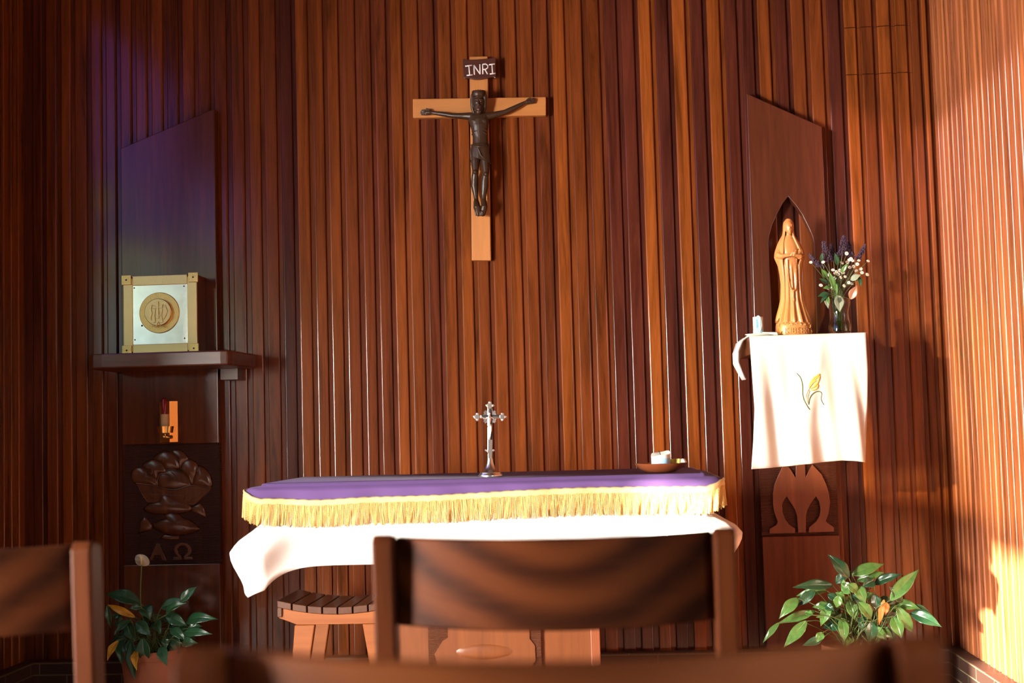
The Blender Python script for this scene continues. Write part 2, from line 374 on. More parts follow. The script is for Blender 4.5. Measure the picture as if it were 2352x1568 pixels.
BX = [(-2.302, .12), (-2.247, .3), (-2.183, .42), (-2.125, .38), (-2.057, .36), (-1.996, .2), (-1.935, .4), (-1.87, .42), (-1.805, .5), (-1.74, .25), (-1.675, .45), (-1.61, .36), (-1.545, .3), (-1.475, .3), (-1.404, .62), (-1.34, .45), (-1.273, .12), (-1.209, .72), (-1.142, .58),
      (-1.081, .62), (-1.017, .45), (-.947, .42), (-.887, .4), (-.823, .62), (-.76, .52), (-.691, .34), (-.629, .55), (-.557, .68), (-.494, .5), (-.43, .55), (-.364, .6), (-.299, .52), (-.234, .45), (-.173, .72), (-.102, .52), (-.034, .5), (.035, .22), (.104, .24),
      (.172, .85), (.238, .1), (.306, .8), (.376, .14), (.442, .76), (.51, .22), (.575, .1), (.64, .6), (.705, .2), (.77, .5), (.84, .55), (.91, .1), (.975, .62), (1.037, .3), (1.102, .52), (1.171, .5), (1.231, .3), (1.275, .55)]
BX = [(x, min(1, t+.18) if x < -1.42 or x > .97 else t) for x, t in BX]  # boards at both ends lightened, making up in colour for missing light
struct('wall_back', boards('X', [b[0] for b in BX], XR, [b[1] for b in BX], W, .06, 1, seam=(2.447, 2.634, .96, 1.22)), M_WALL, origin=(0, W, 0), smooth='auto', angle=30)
ys = [5.2-.066*i for i in range(1, 40)]; ys = sorted(ys)
struct('wall_right', boards('Y', ys, 5.2, [.72+.28*rnd.random() for _ in ys], XR, .06, 1), M_WALLR, origin=(XR, 5.2, 0), smooth='auto', angle=30)  # tones from the light end of the range, brightness put into the colour
yl = sorted([5.2-.066*i for i in range(1, 11)])
struct('wall_left', boards('Y', yl, 5.2, [.3+.4*rnd.random() for _ in yl], XL, .06, -1), M_WALL, origin=(XL, 5.2, 0), smooth='auto', angle=30)
Y1 = yl[0]; Y2 = ys[0]; YB = -3.5
def wall_with_holes(x0, x1, ya, yb, holes):
    mb = MB(); yy = sorted({ya, yb}|{h[i] for h in holes for i in (0, 1)}); zz = sorted({0, ZT}|{h[i] for h in holes for i in (2, 3)})
    for i in range(len(yy)-1):
        for j in range(len(zz)-1):
            c = ((yy[i]+yy[i+1])/2, (zz[j]+zz[j+1])/2)
            if not any(h[0] < c[0] < h[1] and h[2] < c[1] < h[3] for h in holes): mb.box(x0, x1, yy[i], yy[i+1], zz[j], zz[j+1])
    return mb
HL = [(-.1, 1.22, .5, 1.92), (-2.6, 1.9, 1.96, 3.5)]; HR = [(-1.6, .4, .9, 2.2)]
struct('wall_left_nave', wall_with_holes(XN-.16, XN, YB, 3.12, HL), M_PLASTER)
struct('wall_left_return', MB().box(XN-.16, XL-.091, 3.0, 3.12, 0, ZT), M_PLASTER)
struct('wall_right_nave', wall_with_holes(XR, XR+.16, YB, Y2, HR), M_PLASTER)
struct('wall_rear', MB().box(XN-.16, XR+.16, YB-.15, YB, 0, ZT), M_PLASTER)
struct('floor', MB().box(XN-.16, XR+.16, YB-.15, W+.1, -.1, 0), M_FLOOR)
struct('ceiling', MB().box(XN-.16, XR+.16, YB-.15, W+.1, ZT, ZT+.1), M_CEIL)
for i, (h, x, pm) in enumerate([(HL[0], XN-.08, M_PANE), (HL[1], XN-.08, M_STAINED), (HR[0], XR+.08, M_PANE)]):
    fr = MB(); t = .03
    fr.box(x-.02, x+.02, h[0], h[0]+t, h[2], h[3]).box(x-.02, x+.02, h[1]-t, h[1], h[2], h[3]).box(x-.02, x+.02, h[0]+t, h[1]-t, h[2], h[2]+t).box(x-.02, x+.02, h[0]+t, h[1]-t, h[3]-t, h[3])
    o = struct('window_%d' % (i+1), fr, M_SHELF)
    obj('pane', MB().box(x-.003, x+.003, h[0]+t, h[1]-t, h[2]+t, h[3]-t), pm, o)
HS = [(3.03, 4.45, 1.45, 3.1)]; YF = 3.0
struct('wall_left_front', wall_with_holes(XL-.09, XL, YF, Y1, HS), M_PANEL)
for i, (h, pm) in enumerate(zip(HS, (M_STAINED2,))):
    fr = MB(); x = XL-.05; t = .015
    fr.box(x-.03, x+.03, h[0], h[0]+t, h[2], h[3]).box(x-.03, x+.03, h[1]-t, h[1], h[2], h[3]).box(x-.03, x+.03, h[0]+t, h[1]-t, h[2], h[2]+t).box(x-.03, x+.03, h[0]+t, h[1]-t, h[3]-t, h[3])
    o = struct('window_%d' % (i+4), fr, M_SHELF)
    obj('pane', MB().box(x-.003, x+.003, h[0]+t, h[1]-t, h[2]+t, h[3]-t), pm, o)
BH = .236
struct('baseboard_back', MB().box(XL, XR, W-.055, W, 0, BH), M_BRICK, origin=(0, W, .005))
struct('baseboard_right', MB().box(XR-.05, XR, Y2, W-.055, 0, BH), M_BRICK, origin=(XR, 0, .005))
struct('baseboard_left', MB().box(XL, XL+.05, Y1, W-.055, 0, BH), M_BRICK, origin=(XL, 0, .005))

# ---------------------------------------------------------------- left carved panel
PF, PB = 5.155, 5.199
def pp(l, Y): return [at(x, y, Y) for x, y in l]
t = thing('carved_wall_panel', 'tall slant-topped dark wood panel behind the gold-framed tabernacle, with carved fish and bread', 'wall panel', (-1.725, PB, BH+.0))
x0, x1 = -1.918, -1.531
obj('upper_board', MB().prism([(x0, PF, 1.079), (x1, PF, 1.076), (x1, PF, 2.414), (x0, PF, 2.268)], (0, PB-PF, 0)), M_PANEL, t, bevel=.003)
obj('lower_board', MB().box(x0, x1, PF, PB, BH, .606), M_PANEL, t, bevel=.003)
CF = PF+.012
obj('carved_ground', MB().box(x0+.001, x1-.001, CF, PB, .606, 1.076), M_CHISEL, t)
def LZ(x, y, d=0): return at(260+x/4.9, 990+y/4.9, CF-d)
def LL(l, d=0): return [LZ(x, y, d) for x, y in l]
loaves = [[(212, 520), (215, 455), (260, 415), (320, 412), (375, 440), (400, 485), (430, 500), (470, 520), (500, 560), (505, 620), (400, 603), (290, 590), (235, 575)],
          [(335, 390), (380, 345), (450, 322), (530, 345), (580, 395), (605, 450), (560, 470), (510, 490), (495, 540), (440, 520), (400, 490), (375, 440)],
          [(460, 310), (500, 260), (570, 225), (640, 235), (700, 270), (735, 330), (750, 410), (700, 430), (610, 445), (580, 390), (530, 345)],
          [(660, 225), (720, 207), (780, 230), (830, 280), (845, 320), (790, 370), (750, 415), (740, 330), (705, 270)],
          [(750, 415), (790, 345), (850, 320), (910, 340), (945, 390), (945, 460), (920, 520), (905, 590), (870, 595), (830, 510), (775, 455)],
          [(950, 395), (1010, 405), (1070, 460), (1108, 540), (1103, 630), (1000, 622), (905, 605), (915, 530), (945, 465)],
          [(495, 545), (505, 495), (560, 470), (620, 435), (690, 432), (770, 455), (830, 510), (872, 590), (855, 618), (700, 652), (560, 645), (510, 625)]]
bp = obj('bread_basket', MB().prism(LL([(255, 588), (330, 597), (450, 612), (560, 645), (690, 660), (800, 632), (880, 612), (1000, 622), (1105, 640), (1060, 690), (915, 832), (390, 803), (330, 720)]), (0, -.004, 0)), M_CARVE, t, bevel=.0015)
def grow(P, k):
    c = sum(P, Vector())/len(P); return [c+(p-c)*k for p in P]
b = MB()
for i, l in enumerate(loaves): b.pillow(smooth_closed(grow(LL(l, -.001), 1.1), 3), (0, -.011-.0025*(i % 3), 0), 7, .5)
for c in ([(330, 415), (375, 440), (400, 480), (425, 490)], [(400, 470), (440, 470), (435, 420), (410, 395)], [(640, 235), (700, 268), (735, 325), (745, 300)], [(560, 478), (620, 495), (660, 545), (690, 540), (692, 500), (650, 455)], [(910, 345), (945, 390), (945, 460), (965, 430)], [(500, 620), (500, 540), (520, 485), (580, 470)], [(590, 445), (650, 430), (740, 445), (820, 495), (868, 590)]):
    b.tube(smooth_open(LL(c, .013), 5), .0016, 6)
obj('loaf', b, M_CARVE, t, smooth=True)
b = MB().tube(smooth_open(LL([(250, 585), (330, 595), (450, 612), (560, 645), (690, 660), (800, 630), (880, 610), (1000, 620), (1105, 640)], .005), 5), .0028, 8)
for c in ([(270, 600), (330, 720), (390, 803)], [(1100, 645), (1040, 720), (915, 832)], [(300, 680), (430, 705), (640, 720), (800, 725), (1000, 722)], [(330, 755), (450, 772), (560, 780)], [(400, 620), (450, 770)], [(500, 640), (540, 710)], [(860, 640), (790, 770)], [(960, 640), (860, 810)], [(830, 795), (920, 800)]):
    b.tube(LL(c, .004), .0014, 6)
obj('basket_weave', b, M_CARVE, bp, smooth=True)
def fish(body, tail, extra, eye, gill, d):
    b = MB().pillow(smooth_closed(LL(body, -.001), 3), (0, -d, 0), 7, .55)
    b.pillow(grow(LL(tail, -.001), 1.3), (0, -.007, 0), 3, .4)
    if extra: b.pillow(LL(extra, -.001), (0, -.006, 0), 3, .4)
    b.tube(smooth_closed(LL([(eye[0]+12*math.cos(a), eye[1]+12*math.sin(a)) for a in [k*math.pi/4 for k in range(8)]], d*.75), 2), .0011, 5)
    b.tube(smooth_open(LL(gill, d*.8), 4), .0011, 5)
    return obj('fish_relief', b, M_CARVE, t, smooth=True)
fish([(332, 875), (400, 812), (500, 780), (545, 715), (620, 710), (720, 760), (820, 790), (900, 850), (890, 898), (790, 928), (680, 935), (560, 940), (450, 935), (370, 908)], [(895, 855), (985, 815), (1020, 870), (1042, 960), (890, 900)], None, (425, 850), [(525, 860), (550, 890), (550, 930)], .014)
fish([(428, 1065), (510, 1000), (600, 970), (565, 938), (640, 907), (740, 925), (795, 970), (880, 1000), (950, 1060), (992, 1107), (880, 1155), (760, 1175), (620, 1170), (510, 1130)], [(432, 1062), (360, 970), (320, 1010), (296, 1137), (428, 1098)], [(565, 1160), (512, 1205), (560, 1215), (735, 1232), (757, 1178)], (898, 1070), [(790, 1080), (815, 1115), (820, 1160)], .016)
obj('carved_letter', MB().prism(LL([(408, 1450), (485, 1268), (520, 1265), (605, 1452), (560, 1452), (535, 1395), (466, 1395), (445, 1450)]), (0, -.005, 0)).prism(LL([(482, 1360), (520, 1360), (500, 1312)], .0), (0, .002, 0)), M_CARVE, t, bevel=.001)
om = [(675, 1448), (685, 1418), (740, 1415), (700, 1375), (685, 1330), (705, 1285), (750, 1258), (800, 1255), (850, 1270), (885, 1310), (888, 1355), (860, 1395), (830, 1412), (895, 1412), (908, 1442), (800, 1447), (800, 1400), (840, 1365), (845, 1325), (820, 1292), (785, 1283), (750, 1292), (725, 1325), (735, 1370), (772, 1402), (772, 1448)]
obj('carved_letter', MB().prism(LL(om), (0, -.005, 0)), M_CARVE, t, bevel=.001)

# left shelf
SZ0, SZ1 = 1.368, 1.424
t = thing('wall_shelf', 'thick dark wood shelf carrying the gold-framed tabernacle, steel plate under its right end', 'shelf', (-1.67, 5.199, SZ0))
sh = [(-1.95, 4.90), (-1.925, 4.875), (-1.89, 4.87), (-1.43, 4.87), (-1.405, 4.88), (-1.395, 4.905), (-1.385, PB), (-1.955, PB)]
mb = MB().prism([(x, y, SZ0) for x, y in sh], (0, 0, SZ1-SZ0))
# notch so the panel passes behind
mb = MB().prism([(x, y, SZ0) for x, y in [(-1.955, 4.905), (-1.925, 4.875), (-1.89, 4.868), (-1.435, 4.868), (-1.41, 4.878), (-1.40, 4.905), (-1.388, PB), (x1+.001, PB), (x1+.001, PF-.0005), (x0-.001, PF-.0005), (x0-.001, PB), (-1.962, PB)]], (0, 0, SZ1-SZ0))
obj('shelf_board', mb, M_SHELF, t, bevel=.006)
a, c = at(507, 850, 5.14), at(547, 871, 5.14)
obj('steel_plate', MB().box(a.x, c.x, 5.135, PB, c.z, SZ0), M_STEEL, t, bevel=.001)['label'] = 'grey steel plate under the shelf'

# tabernacle
TF = 5.05
t = thing('tabernacle', 'square tabernacle with white door, brass frame and round brass medallion, on the left shelf', 'tabernacle', (-1.725, 5.10, SZ1))
ta, tb, tz0, tz1 = -1.872, -1.572, SZ1+.002, 1.738
obj('box_body', MB().box(ta+.006, tb-.004, TF, PF-.001, tz0, tz1-.004), M_SHELF, t, bevel=.003)
fw = .041
obj('door', MB().box(ta+fw-.006, tb-fw+.006, TF-.008, TF, tz0+fw-.006, tz1-fw+.006), M_DOOR, t, bevel=.001)
for bx in ((ta+.004, ta+fw, tz0+.012, tz1-.012), (tb-fw, tb-.003, tz0+.012, tz1-.012), (ta+fw, tb-fw, tz1-fw, tz1-.003), (ta+fw, tb-fw, tz0+.002, tz0+fw)):
    obj('frame_strip', MB().box(bx[0], bx[1], TF-.012, TF, bx[2], bx[3]), M_GOLDF, t, bevel=.002)
for cx, cz in ((ta+.018, tz0+.019), (tb-.016, tz0+.019), (ta+.018, tz1-.018), (tb-.016, tz1-.016)):
    s = .0195
    o = obj('corner_boss', MB().box(cx-s, cx+s, TF-.017, TF-.012, cz-s, cz+s), M_GOLD, t, bevel=.002)
    obj('rivet', MB().ball((cx, TF-.017, cz), .0035), M_SCREW, o, smooth=True)
def TZ(x, y, d=0): return at(180+x/3.92, 560+y/3.92, TF-.008-d)
for x, y in ((503, 397), (951, 380), (509, 863), (957, 849)): obj('screw', MB().ball(TZ(x, y), .003, 10, 6), M_SCREW, t, smooth=True)
obj('keyhole', MB().ball(TZ(573, 736), .0036, 10, 6), M_BLACK, t, smooth=True)
def disc(c, r, d, n=48, e=.002):
    return MB().rings([[Vector((c.x+q*r*math.cos(a), c.y-dd, c.z+q*r*math.sin(a))) for a in [2*math.pi*k/n for k in range(n)]] for q, dd in ((1, 0), (1, d-e), (1-e/r, d))])
mc = TZ(731, 620); mr = (TZ(912, 620)-mc).length
md = obj('medallion', disc(mc, mr, .004), M_GOLD, t, smooth='auto')
m2 = TZ(728, 617); r2 = (TZ(848, 617)-m2).length
di = disc(Vector((m2.x, m2.y-.004, m2.z)), r2, .014)
obj('medallion_boss', di, M_GOLDF, md, smooth='auto')
mg = MB(); dd = .0185
def TT(l): return [TZ(x, y, dd) for x, y in l]
mg.prism(TT([(702, 518), (722, 518), (726, 672), (700, 672)]), (0, -.004, 0))
mg.prism(TT([(668, 548), (700, 565), (726, 565), (762, 545), (755, 580), (726, 578), (700, 578), (672, 585)]), (0, -.0025, 0))
for q in ([(640, 560), (665, 548), (656, 590), (668, 625), (655, 660), (662, 688), (640, 672), (634, 615)], [(678, 590), (698, 582), (690, 640), (696, 705), (676, 710), (684, 640)], [(740, 582), (760, 585), (750, 640), (764, 705), (742, 710), (738, 640)], [(765, 545), (782, 550), (804, 605), (785, 655), (768, 680), (775, 640), (790, 605), (776, 575)], [(694, 636), (745, 636), (745, 652), (694, 652)]):
    mg.prism(TT(q), (0, -.003, 0))
mg.tube(smooth_open(TT([(665, 735), (700, 742), (720, 700), (742, 742), (772, 735)]), 4), .0022, 6)
obj('monogram', mg, M_GOLDF, md, bevel=.0007)

# sanctuary lamp on the left panel
def VZ(x, y, Y): return at(240+x/3.4075, 860+y/3.4075, Y)
a, c = VZ(428, 212, PF-.002), VZ(574, 526, PF-.002)
t = thing('sanctuary_lamp', 'brass wall sconce holding a ruby glass lamp tube, below the left shelf', 'lamp', ((a.x+c.x)/2, PF, c.z))
rg = VZ(512, 400, PF-.022).x
pl_ = [(a.x, PF-.0005), (rg, PF-.026), (c.x, PF-.0005), (c.x-.003, PF-.0003), (rg, PF-.021), (a.x+.003, PF-.0003)]
obj('back_plate', MB().prism([(x, y, c.z) for x, y in pl_], (0, 0, a.z-c.z)), M_BRASS, t)
LY = PF-.055
cc = VZ(474, 430, LY); cx = cc.x
zc0, zc1 = VZ(474, 456, LY).z, VZ(474, 405, LY).z
obj('cup', MB().lathe([(.014, zc0), (.030, zc0), (.034, zc1), (.031, zc1), (.028, zc1-.004), (.012, zc1-.005)], (cx, LY, 0)), M_BRASS, t, smooth='auto')
zb = VZ(474, 485, LY).z
obj('arm', MB().tube([(cx, LY, zb+.013), (cx, LY, zb)], .0045).tube([(cx, LY, zb), (cx+.006, PF-.035, zb-.004), (cx+.012, PF-.018, zb-.002)], [.005, .007, .009]).ball((cx-.004, LY-.002, zb), .0075), M_BRASS, t, smooth=True)
zt = VZ(474, 310, LY).z
obj('candle_tube', MB().lathe([(.016, zc1-.004), (.0165, zt)], (cx, LY, 0)), M_BEIGE, t, smooth='auto')
zr = VZ(474, 180, LY).z
obj('ruby_glass', MB().lathe([(.0105, zt), (.0105, zr-.008), (.0085, zr-.003), (.004, zr)], (cx-.002, LY, 0)), M_REDGLASS, t, smooth='auto')

# ---------------------------------------------------------------- wall crucifix
KY = 5.172
t = thing('wall_crucifix', 'large pine crucifix with dark carved figure hung high on the wood wall', 'crucifix', at(1105, 598, KY))
cr = obj('cross_upright', MB().prism(pp([(1078, 129.8), (1119.9, 129), (1127.5, 598), (1083.4, 598)], KY), (0, 5.1995-KY, 0)), M_PINE, t, bevel=.003)
obj('cross_bar', MB().prism(pp([(947.8, 227), (1253.8, 222.3), (1254, 264.7), (948.5, 270.7)], KY-.003), (0, 5.1995-KY+.003, 0)), M_PINEX, t, bevel=.003)
def KZ(x, y, d=0): return at(920+x/3.0167, 100+y/3.0167, KY-.003-d)
pq = smooth_closed([KZ(x, y, .003) for x, y in [(440, 112), (480, 118), (600, 110), (640, 104), (661, 103), (661, 160), (663, 245), (640, 238), (560, 252), (520, 254), (480, 246), (442, 242), (436, 180), (432, 128)]], 4)
pl = obj('title_plaque', MB().prism(pq, (0, -.014, 0)), M_PLAQUE, t, bevel=.004)
b = MB()
def st(b, pts, r=.0026): b.tube([KZ(x, y, .0172) for x, y in pts], r, 8)
for s in ([(448, 157), (496, 150)], [(474, 155), (479, 218)], [(458, 221), (500, 216)], [(512, 217), (509, 150)], [(509, 150), (552, 212)], [(552, 212), (550, 144)], [(571, 212), (569, 144)], [(569, 144), (590, 141), (605, 152), (604, 168), (590, 178), (572, 180)], [(586, 180), (603, 212)], [(613, 147), (655, 141)], [(634, 146), (638, 208)], [(618, 211), (658, 206)]): st(b, s)
obj('lettering', b, M_PAINT, pl, smooth=True)['label'] = 'white painted letters INRI'
U = .000561
def C(x, y, d=0): return KZ(x, y, d)
b = MB()
def sect(b, secs, n=20, p=2.0):
    R = []
    for x, y, hw, dp, d in secs:
        c = C(x, y, d); R.append([c+Vector((hw*U*math.cos(a), dp*U*math.sin(a), 0)) for a in [2*math.pi*k/n for k in range(n)]])
    b.rings(R)
# torso
sect(b, [(545, 470, 30, 26, .032), (543, 488, 62, 34, .030), (543, 505, 78, 40, .030), (544, 530, 74, 44, .031), (546, 570, 64, 44, .031), (549, 610, 56, 40, .030), (552, 650, 53, 36, .030), (553, 690, 54, 36, .030), (553, 730, 60, 40, .030), (554, 780, 62, 42, .030)])
for x in (515, 575): b.ball(C(x, 535, .047), (28*U, 14*U, 18*U))
for i, y in enumerate((575, 597, 620)):
    for s in (-1, 1): b.tube([C(548+s*20, y-14, .050), C(548+s*42, y, .044), C(548+s*54, y+12, .034)], 4.5*U, 6)
b.ball(C(551, 640, .042), (30*U, 16*U, 52*U))
# neck, head, hair
b.limb([C(545, 480, .034), C(542, 440, .04)], [26*U, 24*U])
b.ball(C(542, 408, .045), (42*U, 42*U, 64*U), 16, 12)
b.ball(C(541, 440, .052), (30*U, 30*U, 44*U), 14, 10)
b.tube([C(541, 395, .066), C(540, 420, .074), C(540, 428, .072)], [5*U, 8*U, 9*U], 8)
for s in (-1, 1):
    b.ball(C(541+s*18, 400, .067), (9*U, 5*U, 5*U)); b.tube([C(541+s*6, 390, .068), C(541+s*20, 386, .066), C(541+s*32, 392, .06)], 4*U, 6)
    b.tube([C(541+s*42, 352, .05), C(541+s*46, 400, .046), C(541+s*42, 450, .042), C(541+s*30, 490, .04)], [13*U, 14*U, 13*U, 9*U], 8)
b.tube([C(526, 448, .069), C(541, 450, .072), C(556, 448, .069)], 3.5*U, 6); b.tube([C(528, 456, .068), C(541, 458, .071), C(554, 456, .068)], 3.5*U, 6)
b.ball(C(541, 472, .064), (20*U, 14*U, 18*U))
sect(b, [(541, 372, 47, 46, .046), (541, 350, 50, 50, .046), (541, 338, 49, 48, .046), (541, 332, 38, 38, .046)])
for k in range(16):
    a = 2*math.pi*k/16; p = C(541, 336, .046); b.ball(p+Vector((42*U*math.cos(a), 42*U*math.sin(a), 0)), 8*U, 6, 4)
# arms and hands
def hand(b, wr, tip, up, thumb):
    w, q = Vector(wr), Vector(tip); d = (q-w); L = d.length; d.normalize(); u = Vector(up)
    b.limb([w, w+d*L*.22, w+d*L*.5], [11*U, 15*U, 14*U]); b.limb([w+d*L*.2+u*6*U, w+d*L*.5+u*9*U], [10*U, 8*U]); b.limb([w+d*L*.2-u*6*U, w+d*L*.5-u*9*U], [10*U, 8*U])
    for k, (o, l) in enumerate(((-15, .88), (-5, 1), (5, .97), (15, .8))):
        b.limb([w+d*L*.45+u*o*U, w+d*L*(.45+.55*l*.55)+u*o*1.1*U+Vector((0, -4*U, 0)), w+d*L*(.45+.55*l)+u*o*1.1*U+Vector((0, -1*U, 0))], [5.6*U, 5.2*U, 4.6*U], 8)
    b.limb([w+d*L*.12+u*thumb*8*U, w+d*L*.3+u*thumb*21*U+Vector((0, -6*U, 0)), w+d*L*.5+u*thumb*25*U+Vector((0, -8*U, 0))], [7*U, 6*U, 5*U], 8)
b.limb([C(500, 505, .030), C(440, 502, .028), C(365, 500, .026), C(290, 488, .021), C(222, 479, .017)], [30*U, 23*U, 18*U, 17*U, 12*U])
hand(b, C(222, 479, .016), C(140, 477, .014), (0, 0, 1), 1)
b.limb([C(590, 505, .030), C(650, 494, .028), C(725, 474, .026), C(800, 440, .021), C(860, 409, .017)], [30*U, 23*U, 18*U, 17*U, 12*U])
hand(b, C(860, 409, .016), C(930, 394, .014), (.2, 0, .97), 1)
# legs and feet
b.limb([C(522, 770, .030), C(517, 820, .034), C(519, 885, .040), C(514, 940, .033), C(513, 985, .030), C(521, 1050, .028), C(527, 1092, .030)], [36*U, 32*U, 23*U, 26*U, 27*U, 18*U, 15*U])
b.limb([C(584, 780, .030), C(588, 840, .034), C(592, 900, .040), C(583, 950, .034), C(582, 990, .031), C(576, 1050, .029), C(577, 1085, .031)], [36*U, 31*U, 23*U, 27*U, 28*U, 19*U, 16*U])
b.ball(C(519, 890, .050), 15*U); b.ball(C(592, 905, .050), 15*U)
b.limb([C(525, 1095, .034), C(530, 1135, .048), C(540, 1178, .042)], [20*U, 26*U, 20*U]); b.limb([C(578, 1090, .034), C(580, 1130, .042), C(570, 1178, .036)], [18*U, 24*U, 20*U])
for k in range(5): b.limb([C(522+k*11, 1165, .050), C(523+k*11, 1188+(k % 2)*2, .048)], [7*U, 6*U], 8)
fg = fuse(obj('carved_figure', b, M_EBONY, t), .0014, 3)
b = MB()
R = []
for y, hw, dp, cx in ((698, 60, 44, 551), (704, 63, 47, 551), (730, 66, 48, 552), (765, 69, 49, 553), (800, 70, 49, 555), (835, 70, 48, 557)):
    R.append([]);
    for k in range(40):
        a = 2*math.pi*k/40; x = math.cos(a); f = 1+.05*math.cos(a*9+y*.02)*(y-690)/140
        hem = (y-698)/137; yy = 698+(y-698)*( .62+.38*(x*.5+.5)); c = C(cx, yy, .030)
        R[-1].append(c+Vector((hw*U*f*x, dp*U*f*math.sin(a), 0)))
b.rings(R)
b.tube([C(490, 705, .035), C(520, 712, .055), C(551, 714, .060), C(585, 710, .054), C(612, 704, .034)], 6*U, 8)
b.tube([C(497, 710, .045), C(488, 750, .045), C(492, 800, .040), C(497, 826, .036)], [8*U, 9*U, 9*U, 7*U], 8)
b.tube([C(535, 715, .058), C(555, 770, .060), C(590, 805, .052)], [4*U, 6*U, 4*U], 8)
obj('loincloth', b, M_EBONY, fg, smooth='auto')

# ---------------------------------------------------------------- right niche panel
t = thing('niche_wall_panel', 'slant-topped wood panel with pointed-arch niche behind the veiled statue', 'wall panel', (.72, PB, BH))
def NZ(x, y, Y=PF): return at(1660+x/4.1275, 420+y/4.1275, Y)
arch = [(470, 1400), (466, 1250), (460, 1100), (450, 900), (440, 700), (434, 570), (442, 500), (470, 400), (518, 290), (573, 190), (622, 128), (690, 210), (752, 300), (812, 420), (848, 500), (864, 570), (870, 700), (880, 950), (886, 1200), (890, 1400)]
ap = [NZ(*p) for p in arch]
SB = 1.345; a0 = Vector((ap[0].x, PF, SB)); a1 = Vector((ap[-1].x, PF, SB))
rx0, rx1 = .576, .866
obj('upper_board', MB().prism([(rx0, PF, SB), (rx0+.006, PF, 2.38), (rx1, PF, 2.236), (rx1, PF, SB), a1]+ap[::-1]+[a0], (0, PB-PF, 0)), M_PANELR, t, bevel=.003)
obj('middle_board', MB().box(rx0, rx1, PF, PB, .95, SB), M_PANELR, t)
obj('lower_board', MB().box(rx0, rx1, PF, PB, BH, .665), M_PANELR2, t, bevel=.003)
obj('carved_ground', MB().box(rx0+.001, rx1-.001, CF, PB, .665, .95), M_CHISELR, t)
def RZ(x, y): return at(1690+x/3.92, 1000+y/3.92, CF)
m = [(430, 250), (380, 360), (345, 440), (330, 520), (332, 620), (345, 690), (375, 775), (362, 802), (300, 838), (300, 880), (530, 875), (530, 835), (480, 800), (440, 750), (418, 690), (413, 620), (430, 580), (455, 545), (490, 600), (528, 660), (548, 720), (558, 872), (627, 870), (628, 720), (640, 670), (670, 610), (718, 543), (745, 590), (760, 660), (750, 720), (720, 770), (655, 825), (655, 870), (880, 862), (880, 825), (805, 770), (832, 700), (845, 600), (835, 520), (815, 450), (770, 350), (685, 258), (625, 375), (618, 240), (540, 240), (535, 375), (480, 290)]
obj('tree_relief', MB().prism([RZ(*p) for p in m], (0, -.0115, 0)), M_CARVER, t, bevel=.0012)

# right shelf + cloth
RS0, RS1 = 1.348, 1.412; RF = 4.87; sx0, sx1 = .527, .945
t = thing('wall_shelf', 'wood shelf under the white lily cloth that carries the veiled statue', 'shelf', (.73, 5.19, RS0))
obj('shelf_board', MB().prism([(x, y, RS0) for x, y in [(sx0+.01, RF), (sx1-.01, RF), (sx1, RF+.02), (sx1+.012, PB), (rx1+.001, PB), (rx1+.001, PF-.0005), (rx0-.001, PF-.0005), (rx0-.001, PB), (sx0-.012, PB), (sx0, RF+.02)]], (0, 0, RS1-RS0)), M_SHELF, t, bevel=.004)
ZC = RS1+.0025
def smoothstep(a, b, x):
    t = min(1, max(0, (x-a)/(b-a))); return t*t*(3-2*t)
def cloth_y(x, z):        # hanging face of the lily cloth with its folds
    u = (x-sx0)/(sx1-sx0); v = max(0, (ZC-z)/.5)
    f = .010*math.sin(u*15+v*1.5)*min(1, v*2.0)+.006*math.sin(u*33-v*3+1)*min(1, v*2)
    f += .016*math.exp(-((u-.80-.10*v)/.06)**2)*smoothstep(.1, .6, v)+.014*math.exp(-((u-.30-.16*v)/.05)**2)*smoothstep(.25, .8, v)-.010*math.exp(-((u-.14-.09*v)/.05)**2)*smoothstep(.05, .5, v)
    f += .008*math.exp(-((u-.55+.2*(v-.3))/.04)**2)*smoothstep(.0, .25, v)*(1-smoothstep(.4, .7, v))
    return RF-.012-.022*min(1, v*1.2)-f
rows = []; nu = 56
hem = [(0, 1077), (.27, 1072), (.55, 1063), (.8, 1057), (.92, 1058), (1, 1061)]
lft = [(768, 1722), (860, 1728), (940, 1733), (1010, 1730), (1077, 1725)]; rgt = [(768, 1991), (850, 1994), (940, 1992), (1010, 1988), (1062, 1984)]
for y in (5.10, 5.0, 4.92, RF+.01): rows.append([Vector((sx0-.004+(sx1-sx0+.008)*i/nu, y, ZC)) for i in range(nu+1)])
for k in range(0, 41):
    v = k/40; row = []
    for i in range(nu+1):
        u = i/nu; yb = interp(hem, u)[0]; py = 769+(yb-769)*v
        px = interp(lft, py)[0]*(1-u)+interp(rgt, py)[0]*u
        p = at(px, py, RF-.03); z = min(p.z, ZC-.001) if k else ZC-.003
        row.append(Vector((p.x, cloth_y(p.x, z), z)))
    rows.append(row)
mb = MB().grid(rows)
# left tail of the cloth, gathered over the shelf end
rows = []
for x, z, ya, yb in ((sx0+.03, ZC+.001, 4.93, 5.09), (sx0-.002, ZC+.002, 4.93, 5.09), (sx0-.022, ZC-.012, 4.95, 5.09), (sx0-.036, ZC-.05, 4.975, 5.085), (sx0-.037, ZC-.09, 4.985, 5.07), (sx0-.024, ZC-.125, 5.0, 5.04), (sx0-.012, ZC-.152, 5.01, 5.02)):
    rows.append([Vector((x+.010*math.sin(i*1.3), ya+(yb-ya)*i/8, z+.003*math.cos(i*1.1))) for i in range(9)])
mb.grid(rows)
cl = tag(obj('shelf_cloth', mb, M_WHITE, smooth=True, solid=.0016), 'white cloth with embroidered orange lily hanging over the right shelf', 'cloth')
def EZ(x, y):
    p = at(1660+x/3.015, 740+y/3.015, RF-.03); return Vector((p.x, cloth_y(p.x, p.z)-.0022, p.z))
b = MB()
